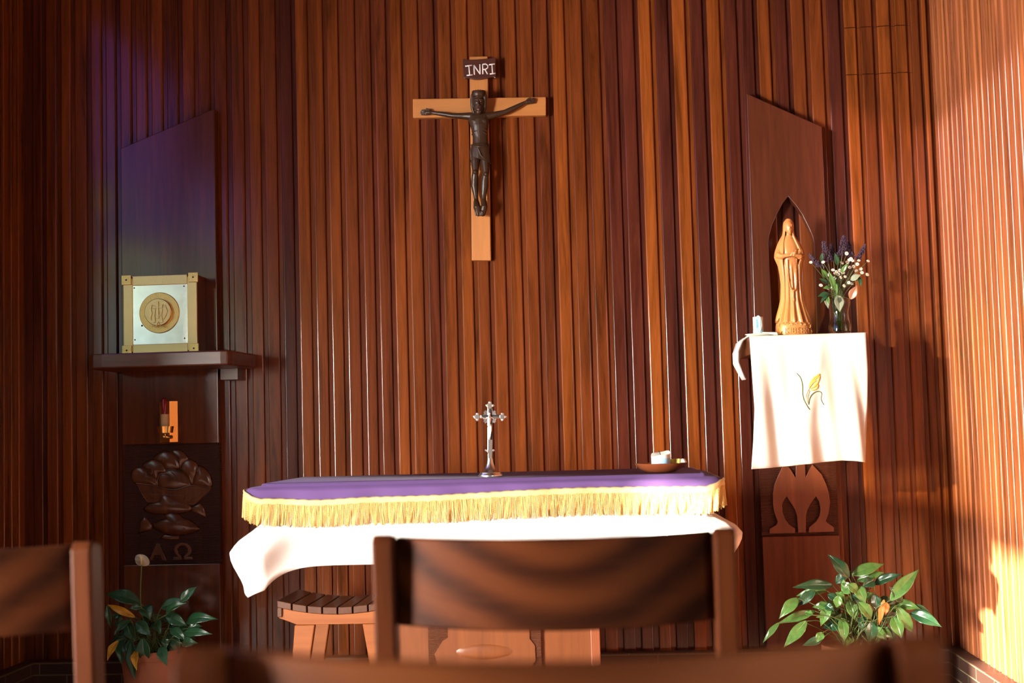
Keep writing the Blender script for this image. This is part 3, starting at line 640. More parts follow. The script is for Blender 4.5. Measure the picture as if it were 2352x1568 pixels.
for l in ([(515, 352), (540, 385), (552, 440), (552, 500), (565, 550), (598, 605)], [(590, 570), (600, 525), (625, 492), (660, 478), (685, 490), (683, 535), (702, 572)], [(556, 530), (575, 570), (590, 595)]):
    b.tube(smooth_open([EZ(*p) for p in l], 5), .0017, 6, flat=.5)
obj('embroidered_stem', b, M_GREENTH, cl, smooth=True)
b = MB()
for l in ([(596, 455), (620, 400), (650, 372), (676, 358)], [(600, 450), (640, 395), (672, 365)], [(602, 462), (640, 440), (662, 405), (672, 365)], [(610, 470), (645, 462), (662, 428)], [(605, 440), (625, 395), (640, 372)], [(622, 420), (650, 400)], [(628, 440), (655, 415)]):
    b.tube(smooth_open([EZ(*p) for p in l], 4), [.0008]+[.0030]*(4*(len(l)-1)-1)+[.0006], 6, flat=.5)
obj('embroidered_lily', b, M_ORANGETH, cl, smooth=True)
b = MB()
for l in ([(580, 560), (574, 510), (590, 470), (602, 445)], [(583, 560), (585, 515), (598, 475)]): b.tube(smooth_open([EZ(*p) for p in l], 4), .0022, 6, flat=.5)
obj('embroidered_throat', b, M_PEACHTH, cl, smooth=True)

# ---------------------------------------------------------------- carved statue
SY = 5.0; V = .000397
def S(x, y, d=0): return at(1660+x/4.1275, 420+y/4.1275, SY)+Vector((0, -d*V, 0))
S0 = S(672, 1446); dz = ZC-S0.z
def S(x, y, d=0, _s=S): return _s(x, y, d)+Vector((0, 0, dz+.0008))
t = thing('veiled_statue', 'honey-coloured carved wooden statue of a veiled praying woman in the pointed niche', 'statue', S(672, 1442))
OUT = [(335, 622, 22, 20), (345, 622, 36, 32), (365, 622, 48, 46), (400, 622, 53, 54), (450, 622, 54, 54), (490, 622, 62, 56), (530, 624, 88, 62), (570, 627, 110, 70), (620, 630, 132, 80), (660, 631, 143, 88), (700, 631, 145, 92), (735, 634, 132, 90), (780, 638, 116, 84), (860, 644, 108, 80), (950, 650, 104, 80), (1100, 657, 112, 86), (1170, 661, 130, 96), (1230, 664, 150, 108), (1290, 666, 166, 118), (1318, 667, 168, 120)]
LE = [(335, 620), (362, 612), (374, 600), (392, 588), (420, 585), (480, 583), (560, 568), (650, 566), (730, 558), (900, 576), (1100, 576), (1200, 556), (1318, 505)]
RE = [(335, 624), (362, 633), (374, 645), (392, 656), (420, 660), (480, 660), (560, 690), (650, 735), (700, 744), (760, 716), (900, 718), (1100, 738), (1200, 770), (1318, 815)]
b = MB(); RO = []
for k in range(64):
    y = 335+(1318-335)*k/63
    cx, hw, dp = interp(OUT, y); xl = interp(LE, y)[0]; xr = interp(RE, y)[0]
    fl = -math.asin(max(-.97, min(.97, (cx-xl)/hw))); fr_ = math.asin(max(-.97, min(.97, (xr-cx)/hw)))
    ring = []
    na = 36; amp = .05*smoothstep(760, 1250, y)
    for i in range(na+1):
        f = fr_+(2*math.pi+fl-fr_)*i/na; m_ = 1+amp*math.cos(f*10)
        ring.append(S(cx+hw*m_*math.sin(f), y, dp*m_*math.cos(f)))
    th = 14
    for i in range(na, -1, -1):
        f = fr_+(2*math.pi+fl-fr_)*i/na
        ring.append(S(cx+(hw-th)*math.sin(f), y, (dp-th)*math.cos(f)))
    RO.append(ring)
b.rings(RO)
b.ball(S(622, 350), (34*V, 34*V, 24*V))
DR = [(490, 622, 34, 40), (520, 622, 60, 48), (560, 626, 84, 60), (620, 632, 92, 74), (680, 634, 90, 78), (740, 637, 84, 76), (820, 642, 82, 76), (950, 648, 84, 76), (1100, 655, 92, 82), (1180, 658, 112, 94), (1240, 660, 132, 106), (1300, 664, 150, 118), (1320, 665, 152, 118)]
R = []
for k in range(60):
    y = 490+830*k/59; cx, hw, dp = interp(DR, y); am = .11*smoothstep(720, 900, y)
    R.append([S(cx+hw*(1+am*math.cos(f*13))*math.sin(f), y, dp*(1+am*math.cos(f*13))*math.cos(f)) for f in [2*math.pi*i/78 for i in range(78)]])
b.rings(R)
# head and face
b.limb([S(624, 520, 14), S(624, 470, 18)], [26*V, 25*V])
b.ball(S(624, 410, 22), (42*V, 44*V, 60*V), 18, 12); b.ball(S(626, 440, 32), (31*V, 30*V, 36*V), 14, 10)
b.tube([S(627, 405, 62), S(628, 425, 71), S(629, 434, 70)], [4*V, 6*V, 8*V], 8)
for s in (-1, 1): b.ball(S(626+s*17, 406, 57), (8*V, 5*V, 4*V)); b.tube([S(626+s*7, 394, 61), S(626+s*18, 390, 59), S(626+s*30, 396, 51)], 2.6*V, 6)
b.tube([S(616, 449, 62), S(628, 451, 65), S(640, 449, 62)], 3.2*V, 6); b.tube([S(618, 455, 61), S(628, 457, 64), S(638, 455, 61)], 3.2*V, 6)
b.ball(S(627, 470, 52), (15*V, 12*V, 10*V))
# sleeves, forearms, hands
b.limb([S(530, 640, 30), S(524, 690, 55), S(550, 698, 88)], [26*V, 30*V, 26*V]); b.limb([S(545, 695, 95), S(600, 690, 112), S(632, 688, 118)], [22*V, 17*V, 13*V])
b.limb([S(735, 640, 25), S(740, 690, 50), S(718, 698, 86)], [26*V, 30*V, 27*V]); b.limb([S(720, 695, 92), S(685, 692, 112), S(665, 688, 120)], [22*V, 16*V, 13*V])
for q, (hx, hd) in enumerate(((640, 124), (662, 126))):
    b.limb([S(hx-6, 690, hd), S(hx+4, 672, hd+3)], [12*V, 11*V])
    for k in range(4): b.limb([S(hx+1+k*2, 674-k, hd-7+k*5), S(hx+9+k*1.5, 655-k, hd-6+k*5), S(hx+14+k, 640+abs(k-1)*3, hd-6+k*4)], [4.2*V, 4*V, 3.2*V], 8)
    b.limb([S(hx-4, 680, hd+6), S(hx-2, 664, hd+12), S(hx+4, 655, hd+13)], [5*V, 4.4*V, 3.4*V], 8)
for k in range(5): b.tube([S(492+k*6, 655+k*7, 70+k*6), S(520+k*3, 668+k*4, 88+k*3), S(548, 676+k*4, 100)], 3*V, 6)
fuse(obj('carved_body', b, M_STATUE, t), .0014, 4)
b = MB().lathe([(.060, S(672, 1442).z), (.0665, S(672, 1436).z), (.0665, S(672, 1350).z), (.064, S(672, 1325).z), (.060, S(672, 1306).z)], (S(672, 1440).x, SY, 0), 48, sy=.74)
rs = random.Random(3)
for k in range(26):
    f = -1.4+2.8*k/25; b.ball(S(672+166*math.sin(f), 1325+rs.random()*16, 120*math.cos(f)), (10*V, 8*V, 8*V), 8, 5)
for fx, fy in ((535, 1345), (528, 1392), (552, 1418), (812, 1350), (826, 1400)):
    s = (fx-672)/168; dpt = 124*math.sqrt(max(0, 1-s*s))
    for k in range(6): b.ball(S(fx+11*math.cos(k*1.047), fy+13*math.sin(k*1.047), dpt+2), (7*V, 5*V, 8*V), 6, 4)
for f in (-.18, .33, .6): b.ball(S(672+165*math.sin(f), 1338, 122*math.cos(f)), (16*V, 9*V, 12*V), 8, 6)
bs = obj('statue_base', b, M_STATUE, t, smooth='auto')
b = MB()
def LT(segs, x0, w_, h=48, yb=1420):
    for sg in segs:
        P_ = []
        for u, v in sg:
            x = x0+u*w_; s = (x-672)/168; P_.append(S(x, yb-v*h, 124.5*math.sqrt(max(0, 1-s*s))+2))
        b.tube(P_, 3.2*V, 6)
def O_(cx=.5, r=.5): return [(cx+r*math.cos(a), .5+.5*math.sin(a)) for a in [2*math.pi*k/14 for k in range(15)]]
LT([[(0, 0), (0, 1)], [(.9, 1), (.05, .5), (.95, 0)]], 582, 34); LT([[(.5, 0), (.5, 1)]], 624, 14)
LT([[(0, 0), (0, 1), (.6, 1), (.8, .78), (.55, .53), (0, .53)], [(.55, .53), (.95, .3), (.7, 0), (0, 0)]], 652, 30)
LT([[(.9, 0), (0, 0), (0, 1), (.9, 1)], [(0, .5), (.7, .5)]], 697, 24); LT([[(0, 0), (0, 1)], [(.95, 0), (.95, 1)], [(0, .5), (.95, .5)]], 733, 28); LT([O_()], 772, 30)
obj('carved_lettering', b, M_STATUE, bs, smooth=True)['label'] = 'raised letters KIBEHO on the statue base'
b = MB()
def front(x, y): cx, hw, dp = interp(DR, y); s = (x-cx)/hw; return dp*1.08*math.sqrt(max(.05, 1-s*s))
path = smooth_open([S(x, y, front(x, y)+4) for x, y in [(605, 735), (608, 800), (612, 880), (622, 960), (645, 1008), (662, 1018), (680, 1005), (688, 960), (688, 880), (684, 800), (690, 722)]], 8)
for i, p in enumerate(path): b.ball(p, (5.2 if i % 10 else 9)*V, 8, 5)
b.tube([S(660, 1020, front(660, 1020)+4), S(658, 1060, front(658, 1060)+4), S(658, 1085, front(658, 1085)+4)], 5*V, 6)
b.ball(S(658, 1100, front(658, 1100)+2), (12*V, 7*V, 22*V))
nb = MB()
for k in range(16):
    f = -1.1+2.2*k/15; nb.ball(S(624+34*math.sin(f), 515+6*math.cos(f), 16+33*math.cos(f)), 4.5*V, 6, 4)
obj('neck_beads', nb, M_STATUE, t, smooth=True)
obj('rosary', b, M_STATUE, t, smooth=True)

# ---------------------------------------------------------------- vase and flowers
VY = 4.965; vx = at(1930, 768, VY).x; vz = ZC+.001; k_ = VY/3050/4.1275
def vzz(y): return vz+(1432-y)*k_
t = thing('glass_vase', 'clear waisted glass vase of flowers at the right end of the white cloth', 'vase', (vx, VY, vz))
pr = [(100, 1432), (106, 1420), (106, 1350), (100, 1335), (92, 1290), (86, 1240), (90, 1200), (102, 1160), (106, 1140), (104, 1115), (96, 1100), (94, 1092)]
inn = [(88, 1096), (98, 1118), (100, 1140), (96, 1162), (84, 1202), (80, 1240), (86, 1290), (94, 1338), (98, 1352), (98, 1405), (20, 1412)]
gl = obj('vase_glass', MB().lathe([(max(r_, 1)*k_, vzz(y)) for r_, y in pr+inn], (vx, VY, 0), 40), M_GLASS, t, smooth='auto')
obj('vase_water', MB().lathe([(20*k_, vzz(1410)), (97*k_, vzz(1404)), (97.5*k_, vzz(1353)), (93*k_, vzz(1338)), (88*k_, vzz(1310))], (vx, VY, 0), 40), M_WATER, t, smooth='auto')
fr = random.Random(11)
def vb(): a = fr.random()*6.28; q = fr.random(); return Vector((vx+.018*q*math.cos(a), VY+.018*q*math.sin(a), vzz(1385)))
def neck(): a = fr.random()*6.28; q = fr.random()**.5; return Vector((vx+.028*q*math.cos(a), VY+.028*q*math.sin(a), vzz(1095)))
def B(x, y, dy): return at(1660+x/4.1275, 420+y/4.1275, VY+dy)
def leaf(mb, base, tip, width, sag=.12, n=9, fold=.25, up=None, tone=.5, wav=0):
    a, c = Vector(base), Vector(tip); d = c-a; L = d.length
    vdir = Vector((0, -1, .35)) if up is None else Vector(up)
    side = d.cross(vdir); side = side.normalized() if side.length > 1e-6 else Vector((1, 0, 0)); nn = side.cross(d).normalized()
    rows = []; n = 26; vein = min(.0016, width*.018)
    for i in range(n+1):
        q = i/n; wd = width*.5*1.05*math.sin(math.pi*(.02+.98*q)**.84)**.9*(1-.55*q**4)+.0003
        p = a+d*q+nn*math.sin(math.pi*q)*L*sag
        row = []
        for s in (-1, -.75, -.5, -.25, -.06, 0, .06, .25, .5, .75, 1):
            z = abs(s)**1.2*wd*fold+wav*math.sin(q*14+s*2)*abs(s)+vein*math.sin(q*62-abs(s)*9)*min(1, abs(s)*4)*(1-abs(s))*1.6-(vein*1.2 if s == 0 else 0)
            row.append(p+side*wd*s+nn*z)
        rows.append(row)
    mb.grid(rows, tone=tone)
spk = [((1000, 740), (955, 560), 46, -.01, 'dense dark purple flower spike left of centre in the vase'), ((1130, 700), (1150, 508), 50, .0, 'tallest dark purple flower spike in the vase bouquet'), ((1285, 720), (1352, 592), 26, .005, 'slim dark purple flower spike leaning right in the vase'), ((930, 800), (822, 680), 30, -.01, 'dark purple flower spike leaning far left out of the vase'), ((1050, 740), (1030, 590), 40, .012, 'dark purple flower spike behind the daisies between two taller spikes'), ((1210, 700), (1190, 560), 36, .016, 'dark purple flower spike just right of the tallest one')]
for (ax, ay), (bx_, by_), rr, dy, lab in spk:
    a, c = B(ax, ay, dy), B(bx_, by_, dy*2); nk = neck()
    t = thing('purple_flower_spike', lab, 'flower', vb(), 'purple flower spikes in the vase')
    st_ = [ORG[t.name], nk, nk.lerp(a, .55)+Vector((0, 0, .006)), a, c]
    obj('stem', MB().tube(smooth_open(st_, 4), .0011, 6), M_STEM, t, smooth=True)
    b = MB()
    for i in range(230):
        q = fr.random(); p = a.lerp(c, q); r_ = rr*1.2*k_*(1-q*.75)*(fr.random()**.5); an = fr.random()*6.28
        p = p+Vector((r_*math.cos(an), r_*math.sin(an), fr.uniform(-.004, .006))); s = fr.uniform(.0014, .003)
        b.ball(p, (s, s, s*1.2), 5, 3)
    obj('florets', b, M_PURPLEFL, t)
dz_ = [(1175, 668, 0), (835, 752, 1), (1200, 730, 0), (1232, 737, 0), (1180, 752, 0), (1290, 735, 0), (1378, 740, 2), (1045, 825, 0), (1080, 842, 0), (1110, 830, 0), (1150, 815, 0), (1010, 872, 0), (1240, 792, 0), (1265, 832, 0), (1310, 815, 0), (1370, 868, 3), (1060, 902, 0), (1120, 895, 0), (1195, 945, 0), (1222, 955, 0), (952, 750, 0), (1130, 757, 0), (997, 1000, 0), (1040, 996, 0), (930, 970, 4), (1160, 888, 0), (1205, 800, 0), (1275, 770, 0), (1320, 850, 0), (1150, 975, 0), (1095, 868, 0), (1065, 858, 0), (1140, 850, 0), (1215, 720, 0)]
special = {1: 'white daisy leaning out furthest left of the vase bouquet', 2: 'white daisy leaning out furthest right of the vase bouquet', 3: 'white daisy drooping at the lower right of the vase bouquet', 4: 'white daisy drooping low at the left edge of the vase bouquet'}
for i, (x, y, sp_) in enumerate(dz_):
    h = B(x, y, fr.uniform(-.035, -.005)); nk = neck()
    lab = special.get(sp_) or ('topmost white daisy of the vase bouquet' if i == 0 else 'small white daisy with yellow centre amid the vase bouquet')
    t = thing('daisy', lab, 'flower', vb(), 'white daisies in the vase')
    obj('stem', MB().tube(smooth_open([ORG[t.name], nk, nk.lerp(h, .5)+Vector((0, 0, .008)), h], 4), .0007, 5), M_STEM, t, smooth=True)
    nrm = Vector((fr.uniform(-.5, .5), -1, fr.uniform(.1, .9))).normalized(); e1 = nrm.orthogonal().normalized(); e2 = nrm.cross(e1)
    b = MB(); rr = fr.uniform(.0064, .0084)
    for k in range(11):
        a = 2*math.pi*k/11; u = e1*math.cos(a)+e2*math.sin(a); s_ = -e1*math.sin(a)+e2*math.cos(a)
        b.add([h+u*.0012, h+u*rr*.6+s_*rr*.22+nrm*.0006, h+u*rr, h+u*rr*.6-s_*rr*.22+nrm*.0006], [(0, 1, 2, 3)])
    obj('petals', b, M_PETAL, t, solid=.0004)
    obj('flower_centre', MB().ball(h+nrm*.0007, .0019, 8, 5), M_EYE, t, smooth=True)
lv = [((985, 900), (930, 815), .020, M_LEAF, 'green'), ((1000, 960), (915, 905), .017, M_LEAFD, 'green'), ((1020, 990), (950, 1000), .016, M_LEAF, 'g'), ((1010, 1050), (900, 1075), .020, M_LEAFD, 'g'), ((1000, 1040), (925, 1140), .012, M_LEAFD, 'g'), ((1215, 920), (1310, 870), .022, M_PALELEAF, 'p'), ((1290, 890), (1310, 985), .014, M_LEAFD, 'd'), ((985, 1060), (1010, 1160), .012, M_LEAF, 'g'), ((1210, 1100), (1275, 970), .030, M_BROWNLEAF, 'b'), ((1095, 1065), (1110, 1225), .034, M_PALELEAF, 'p'), ((975, 1090), (1000, 1190), .016, M_PALELEAF, 'p'), ((1060, 1010), (1000, 830), .020, M_LEAF, 'g'), ((1090, 780), (1060, 660), .018, M_LEAFD, 'd'), ((1130, 850), (1180, 760), .014, M_LEAF, 'g'), ((1060, 930), (1085, 1060), .013, M_LEAF, 'g'), ((935, 740), (940, 660), .012, M_LEAFD, 'd')]
lname = ['green leaf sprig at upper left of the vase bouquet', 'dark green leaf sprig at mid left of the vase bouquet', 'green leaf sprig at left above the vase rim', 'broad dark green leaf bending left over the vase rim', 'narrow dark green leaf hanging below the left of the vase rim', 'pale leaf at right side of the vase bouquet', 'dark green leaf drooping at the right of the vase bouquet', 'green leaf hanging down over the left vase shoulder', 'translucent brown leaf standing at the right of the vase rim', 'large pale leaf hanging over the front of the vase', 'pale dried leaf hanging at the left of the vase neck', 'green leaf reaching up between the purple spikes', 'dark green leaf between the tallest purple spikes', 'small green leaf among the daisies, right of centre', 'small green leaf hanging in front of the daisy stems', 'dark leaf beside the leftmost purple spike']
for (a, c, wd, mt, _), lab in zip(lv, lname):
    p, q = B(*a, -.03), B(*c, -.042); nk = neck()
    if a[1] > 1055: nk = Vector((nk.x, VY-.03, nk.z+.004))
    t = thing('leaf_sprig', lab, 'leaf', vb(), 'leaf sprigs in the vase')
    obj('stem', MB().tube(smooth_open([ORG[t.name], nk, p], 5), .0008, 5), M_STEM, t, smooth=True)
    b = MB(); leaf(b, p, q, wd, .08); obj('leaf', b, mt, t, smooth=True, solid=.0004)

# votive candle, saucer, napkin on the right shelf
cy = 4.95; a = at(1742, 766, cy)
t = thing('saucer', 'flat white saucer under the blue votive candle on the right shelf', 'saucer', (a.x+.008, cy, ZC))
obj('saucer_dish', MB().lathe([(.02, ZC+.001), (.045, ZC+.005), (.058, ZC+.010), (.057, ZC+.0115), (.043, ZC+.0075), (.01, ZC+.006)], (a.x+.008, cy, 0), 40, sy=.8), M_PORC, t, smooth='auto')
zc = ZC+.0085
t = thing('votive_candle', 'small white and blue votive candle on the saucer left of the statue', 'candle', (a.x, cy, zc))
hz = at(1742, 728, cy).z-zc
obj('candle_base', MB().lathe([(.0175, zc), (.019, zc+.002), (.019, zc+hz*.28)], (a.x, cy, 0), 28), M_WAXB, t, smooth='auto')
obj('candle_body', MB().lathe([(.0185, zc+hz*.28), (.0185, zc+hz), (.016, zc+hz-.002), (.004, zc+hz-.004)], (a.x, cy, 0), 28), M_WAX, t, smooth='auto')
b = MB(); b.rings([[Vector((a.x+q*.0125*math.cos(an)-.001, cy-.0205-.001*(1-q), zc+hz*.60+q*.031*math.sin(an))) for an in [2*math.pi*k/24 for k in range(24)]] for q in (1, .85)])
lb = obj('oval_label', b, M_WAXB, t)
b = MB()
for k in range(6): b.box(a.x-.009, a.x-.0035, cy-.0228, cy-.0217, zc+hz*.38+k*.0052, zc+hz*.38+k*.0052+.0032)
obj('label_print', b, M_PRINT, lb)
obj('label_figure', MB().box(a.x-.001, a.x+.0065, cy-.0228, cy-.0217, zc+hz*.36, zc+hz*.88), M_BOXW, lb, bevel=.001)
obj('wick', MB().tube([(a.x, cy, zc+hz-.004), (a.x+.001, cy, zc+hz+.012), (a.x-.001, cy, zc+hz+.022)], .0008, 6), M_BLACK, t)
n0 = at(1768, 766, 4.93)
tag(obj('folded_napkin', MB().hexa([(n0.x-.028, 4.915, ZC+.0125), (n0.x+.026, 4.90, ZC+.0015), (n0.x+.024, 4.955, ZC+.0025), (n0.x-.026, 4.965, ZC+.0135)], [(n0.x-.027, 4.917, ZC+.0165), (n0.x+.024, 4.902, ZC+.012), (n0.x+.020, 4.953, ZC+.018), (n0.x-.026, 4.963, ZC+.0185)]), M_WHITE, bevel=.002), 'folded white napkin leaning on the saucer between candle and statue', 'napkin')

# ---------------------------------------------------------------- altar
AX0, AX1, AY0, AY1, AZ = -1.055, .285, 4.0, 4.58, .950
PX0, PX1, PY0, PY1 = -.69, -.055, 4.17, 4.48
t = thing('altar', 'wooden altar with a carved pedestal under the purple and white altar cloths', 'altar', (-.385, 4.3, 0))
obj('table_top', MB().box(AX0+.012, AX1-.012, AY0+.012, AY1-.012, AZ-.06, AZ-.004), M_PED, t, bevel=.008)
obj('pedestal', MB().box(PX0, PX1, PY0, PY1, .06, AZ-.06).box(PX0-.04, PX1+.04, PY0-.03, PY1+.03, 0, .06), M_PED, t, bevel=.004)
def DZ(x, y): return at(600+x/2.0276, 1200+y/2.0276, PY0-.012)
ca, cb = at(985, 1470, PY0), at(1243, 1470, PY0)
cp = obj('carved_front', MB().box(ca.x, cb.x, PY0-.012, PY0, .12, .80), lined((.09, .025, .009), (.14, .042, .014), 'altar_chisel', 70), t)
zc = DZ(1040, 600).z; xc = DZ(1040, 600).x
eye = lambda s, q=1: [Vector((xc+s*.095*math.cos(a)*(1 if abs(math.cos(a)) < .8 else 1.08), PY0-.012, zc+s*.027*math.sin(a)*q)) for a in [2*math.pi*k/40 for k in range(40)]]
b = MB().pillow(eye(1), (0, -.010, 0), 4, .5)
b.tube(eye(1.03)+[eye(1.03)[0]], .0035, 6)
b.prism([DZ(*p) for p in [(808, 610), (845, 550), (870, 535), (870, 440), (1250, 440), (1250, 540), (1275, 570), (1278, 640), (1200, 760), (850, 760)]], (0, -.004, 0))
obj('mandorla_relief', b, M_PED, cp, smooth='auto')
c1, c2 = at(1357, 1470, PY0-.01), at(1378, 1470, PY0-.01)
obj('corner_strip', MB().box(c1.x, c2.x, PY0-.012, PY0, .06, AZ-.06), M_CARVER, t, bevel=.002)

def per(x0, x1, y0, y1, r, step, back=True):     # outline with round corners: points, outward normals, corner weights
    pts = []
    def seg(a, c, n):
        L = (Vector(c)-Vector(a)).length; m_ = max(2, int(L/step))
        for i in range(m_): pts.append((Vector(a).lerp(Vector(c), i/m_), Vector(n)))
    def arc(cx, cy_, a0, a1):
        for i in range(8):
            a = a0+(a1-a0)*i/8; n = Vector((math.cos(a), math.sin(a))); pts.append((Vector((cx, cy_))+n*r, n))
    seg((x0, y1-r), (x0, y0+r), (-1, 0)); arc(x0+r, y0+r, math.pi, 1.5*math.pi)
    seg((x0+r, y0), (x1-r, y0), (0, -1)); arc(x1-r, y0+r, 1.5*math.pi, 2*math.pi)
    seg((x1, y0+r), (x1, y1-r), (1, 0)); arc(x1-r, y1-r, 0, .5*math.pi)
    seg((x1-r, y1), (x0+r, y1), (0, 1)); arc(x0+r, y1-r, .5*math.pi, math.pi)
    return pts
def drape(x0, x1, y0, y1, z, drop, flare, r=.03, step=.02, K=16, edge=.012):
    P = per(x0, x1, y0, y1, r, step); R = []
    top = [Vector((p.x-n.x*edge, p.y-n.y*edge, z)) for p, n in P]
    R.append(top); R.append([Vector((p.x-n.x*edge*.3, p.y-n.y*edge*.3, z-edge*.15)) for p, n in P]); R.append([Vector((p.x, p.y, z-edge*.7)) for p, n in P])
    for k in range(1, K+1):
        q = k/K; row = []
        for p, n in P:
            L = drop(p, n); o = flare(p, n, q); row.append(Vector((p.x+n.x*o, p.y+n.y*o, z-edge*.7-(L-edge*.7)*q)))
        R.append(row)
    return MB().rings(R, cap=False).add([v for v in top], [tuple(range(len(top)))]), P, R
ZW = AZ+.001
def corner(p, cx, cy_, s=.09): return math.exp(-((p.x-cx)**2+(p.y-cy_)**2)/(2*s*s))
def wdrop(p, n):
    if n.y > .7: return .24
    u = (p.x-AX0)/(AX1-AX0)
    L = .250-.015*u+.004*math.sin(p.x*9)
    L += .085*math.exp(-math.hypot(p.x-AX0-.005, p.y-AY0-.005)/.045)+.05*math.exp(-math.hypot(p.x-AX1+.005, p.y-AY0-.005)/.04)
    if abs(n.x) > .7: L -= .05*smoothstep(AY0, AY0+.4, p.y)
    return L
def wflare(p, n, q):
    c0 = corner(p, AX0, AY0, .06); c1 = corner(p, AX1, AY0, .06)
    b_ = .005+.012*q+.006*q*math.sin(p.x*11+p.y*17)+.004*q*math.sin(p.x*23+1.3)
    bell = smoothstep(.38, .62, q)*(1-.55*smoothstep(.62, 1, q))
    return b_*smoothstep(.2, .5, q)+c0*(.09*bell)+c1*(.09*bell)
mb, P_, R_ = drape(AX0, AX1, AY0, AY1, ZW, wdrop, wflare, r=.018, step=.012)
wc = tag(obj('altar_cloth', mb, M_WHITE, smooth=True, solid=.0016), 'long white altar cloth hanging below the gold fringe', 'cloth')
b = MB()
for zz in (.205, .222):
    pts = []
    for p, n in P_:
        if n.y < -.7 and AX0+.1 < p.x < AX1-.05:
            L = wdrop(p, n); q = (zz-.008)/(L-.008); o = wflare(p, n, q); pts.append(Vector((p.x+n.x*o, p.y+n.y*o-.0035, ZW-zz)))
    b.tube(pts, .0016, 6)
    b.tube([p+Vector((0, -.0004, .006+.0012*math.sin(k*2.0))) for k, p in enumerate(pts)], .0012, 6)
obj('lace_edging', b, M_LACE, wc, smooth=True)

# purple cloth with fringe
QX0, QX1, QY0, QY1 = AX0-.004, AX1+.004, AY0-.004, AY1-.045; ZP = ZW+.0035
def pdrop(p, n):
    u = (p.x-QX0)/(QX1-QX0)
    L = .050-.004*math.cos(u*9)-.012*u+.008*math.exp(-((u-.13)/.08)**2)
    if n.y > .5: return .012
    a = n.x*n.x; return L*(1-a)+.020*a
def pflare(p, n, q):
    if n.y > .7: return -.004
    b_ = .018+.005*q+.004*q*math.sin(p.x*21)+.003*q*math.sin(p.x*47)
    return b_*smoothstep(0, .3, q)*(1+.6*n.x*n.x)+.008*q*(corner(p, QX0, QY0, .05)+corner(p, QX1, QY0, .05))
mb, P_, R_ = drape(QX0, QX1, QY0, QY1, ZP, pdrop, pflare, r=.012, step=.012, K=8)
pc = tag(obj('altar_cover', mb, M_PURPLE, smooth=True, solid=.0014), 'purple satin cover with gold fringe lying on top of the altar', 'cloth')
band = MB(); fri = MB(); last = R_[-1]; top_, bot_ = [], []
fx = random.Random(5); strands = []
idx = [i for i, (p, n) in enumerate(P_) if n.y < .5]
for i in idx:
    p, n = P_[i]; e = last[i]; nv = Vector((n.x, n.y, 0)); top_.append((e+nv*.003+Vector((0, 0, .004)), nv)); 
def bandrow(h, o): return [e+nv*o+Vector((0, 0, -h+.0012*math.sin(j*2.1))) for j, (e, nv) in enumerate(top_)]
band.grid([bandrow(0, 0), bandrow(.004, .003), bandrow(.010, .0015), bandrow(.016, .003), bandrow(.019, .001)])
obj('fringe_braid', band, M_FBAND, pc, smooth=True, solid=.003)
for j in range(len(top_)-1):
    for s in range(4):
        (a, na), (c, nc) = top_[j], top_[j+1]; f = (s+fx.random()*.4)/4
        strands.append((a.lerp(c, f)+Vector((0, 0, -.016)), na.lerp(nc, f)))
ph = 0
for i, (p, nv) in enumerate(strands):
    L = .066+fx.uniform(-.004, .004)
    sw = .004*math.sin(i*.083)+.0025*math.sin(i*.33+1)+fx.uniform(-.0015, .0015)
    tg = Vector((-nv.y, nv.x, 0)); m_ = 22; pts = []; rr = []
    for k in range(m_+1):
        q = k/m_; pts.append(p+nv*(.003+.004*math.sin(q*2.2+i*.7)*q)+tg*(sw*q*q+.0008*math.sin(q*6+i))+Vector((0, 0, -L*q))); rr.append(.0009+.0010*math.sin(k*1.57+i)**2)
    fri.tube(pts, rr, 5)
obj('fringe', fri, M_FRINGE, pc, smooth=True, kind='stuff')

# silver crucifix on the altar
ZA = ZP+.0018; CY = 4.07
def G(x, y, d=0): return at(1040+x/7.128, 900+y/7.128, CY)+Vector((0, -d, 0))
g0 = G(615, 1405); gz = ZA-g0.z
def G(x, y, d=0, _g=G): return _g(x, y, d)+Vector((0, 0, gz))
kk = CY/3050/7.128
t = thing('standing_crucifix', 'small silver standing crucifix on the purple altar cover', 'crucifix', G(615, 1405))
zb = ZA; x_ = G(618, 1400).x
def gz_(y): return G(618, y).z
obj('foot', MB().lathe([(196*kk, zb), (200*kk, zb+.003), (196*kk, gz_(1370)), (170*kk, gz_(1345)), (168*kk, gz_(1335)), (140*kk, gz_(1315)), (105*kk, gz_(1290)), (75*kk, gz_(1240)), (55*kk, gz_(1185)), (44*kk, gz_(1120)), (40*kk, gz_(1105))], (x_, CY, 0), 40), M_SILVER, t, smooth='auto')
b = MB()
d0 = .002
b.prism([G(x, y, d0) for x, y in [(580, 1120), (578, 1020), (575, 950), (572, 285), (650, 285), (645, 950), (642, 1120)]], (0, 2*d0, 0))
b.prism([G(x, y, d0) for x, y in [(455, 402), (760, 402), (760, 448), (455, 448)]], (0, 2*d0, 0))
for cx_, cy_, dirs in ((608, 240, ((0, -1), (1, 0), (-1, 0))), (402, 425, ((-1, 0), (0, -1), (0, 1))), (812, 425, ((1, 0), (0, -1), (0, 1)))):
    c = G(cx_, cy_); b.rings([[c+Vector((44*kk*math.cos(a), s*.0026, 44*kk*math.sin(a))) for a in [2*math.pi*k/20 for k in range(20)]] for s in (-1, 1)])
    for dx, dy in dirs: b.ball(G(cx_+dx*46, cy_+dy*46), (26*kk, .003, 26*kk), 12, 8)
for x, y in ((545, 975), (668, 975)): b.ball(G(x, y), (20*kk, .003, 22*kk), 10, 8)
b.rings([[G(607, 985)+Vector((44*kk*math.cos(a), s*.0026, 44*kk*math.sin(a))) for a in [2*math.pi*k/20 for k in range(20)]] for s in (-1, 1)])
obj('cross', b, M_SILVER, t, bevel=.0004)
b = MB()
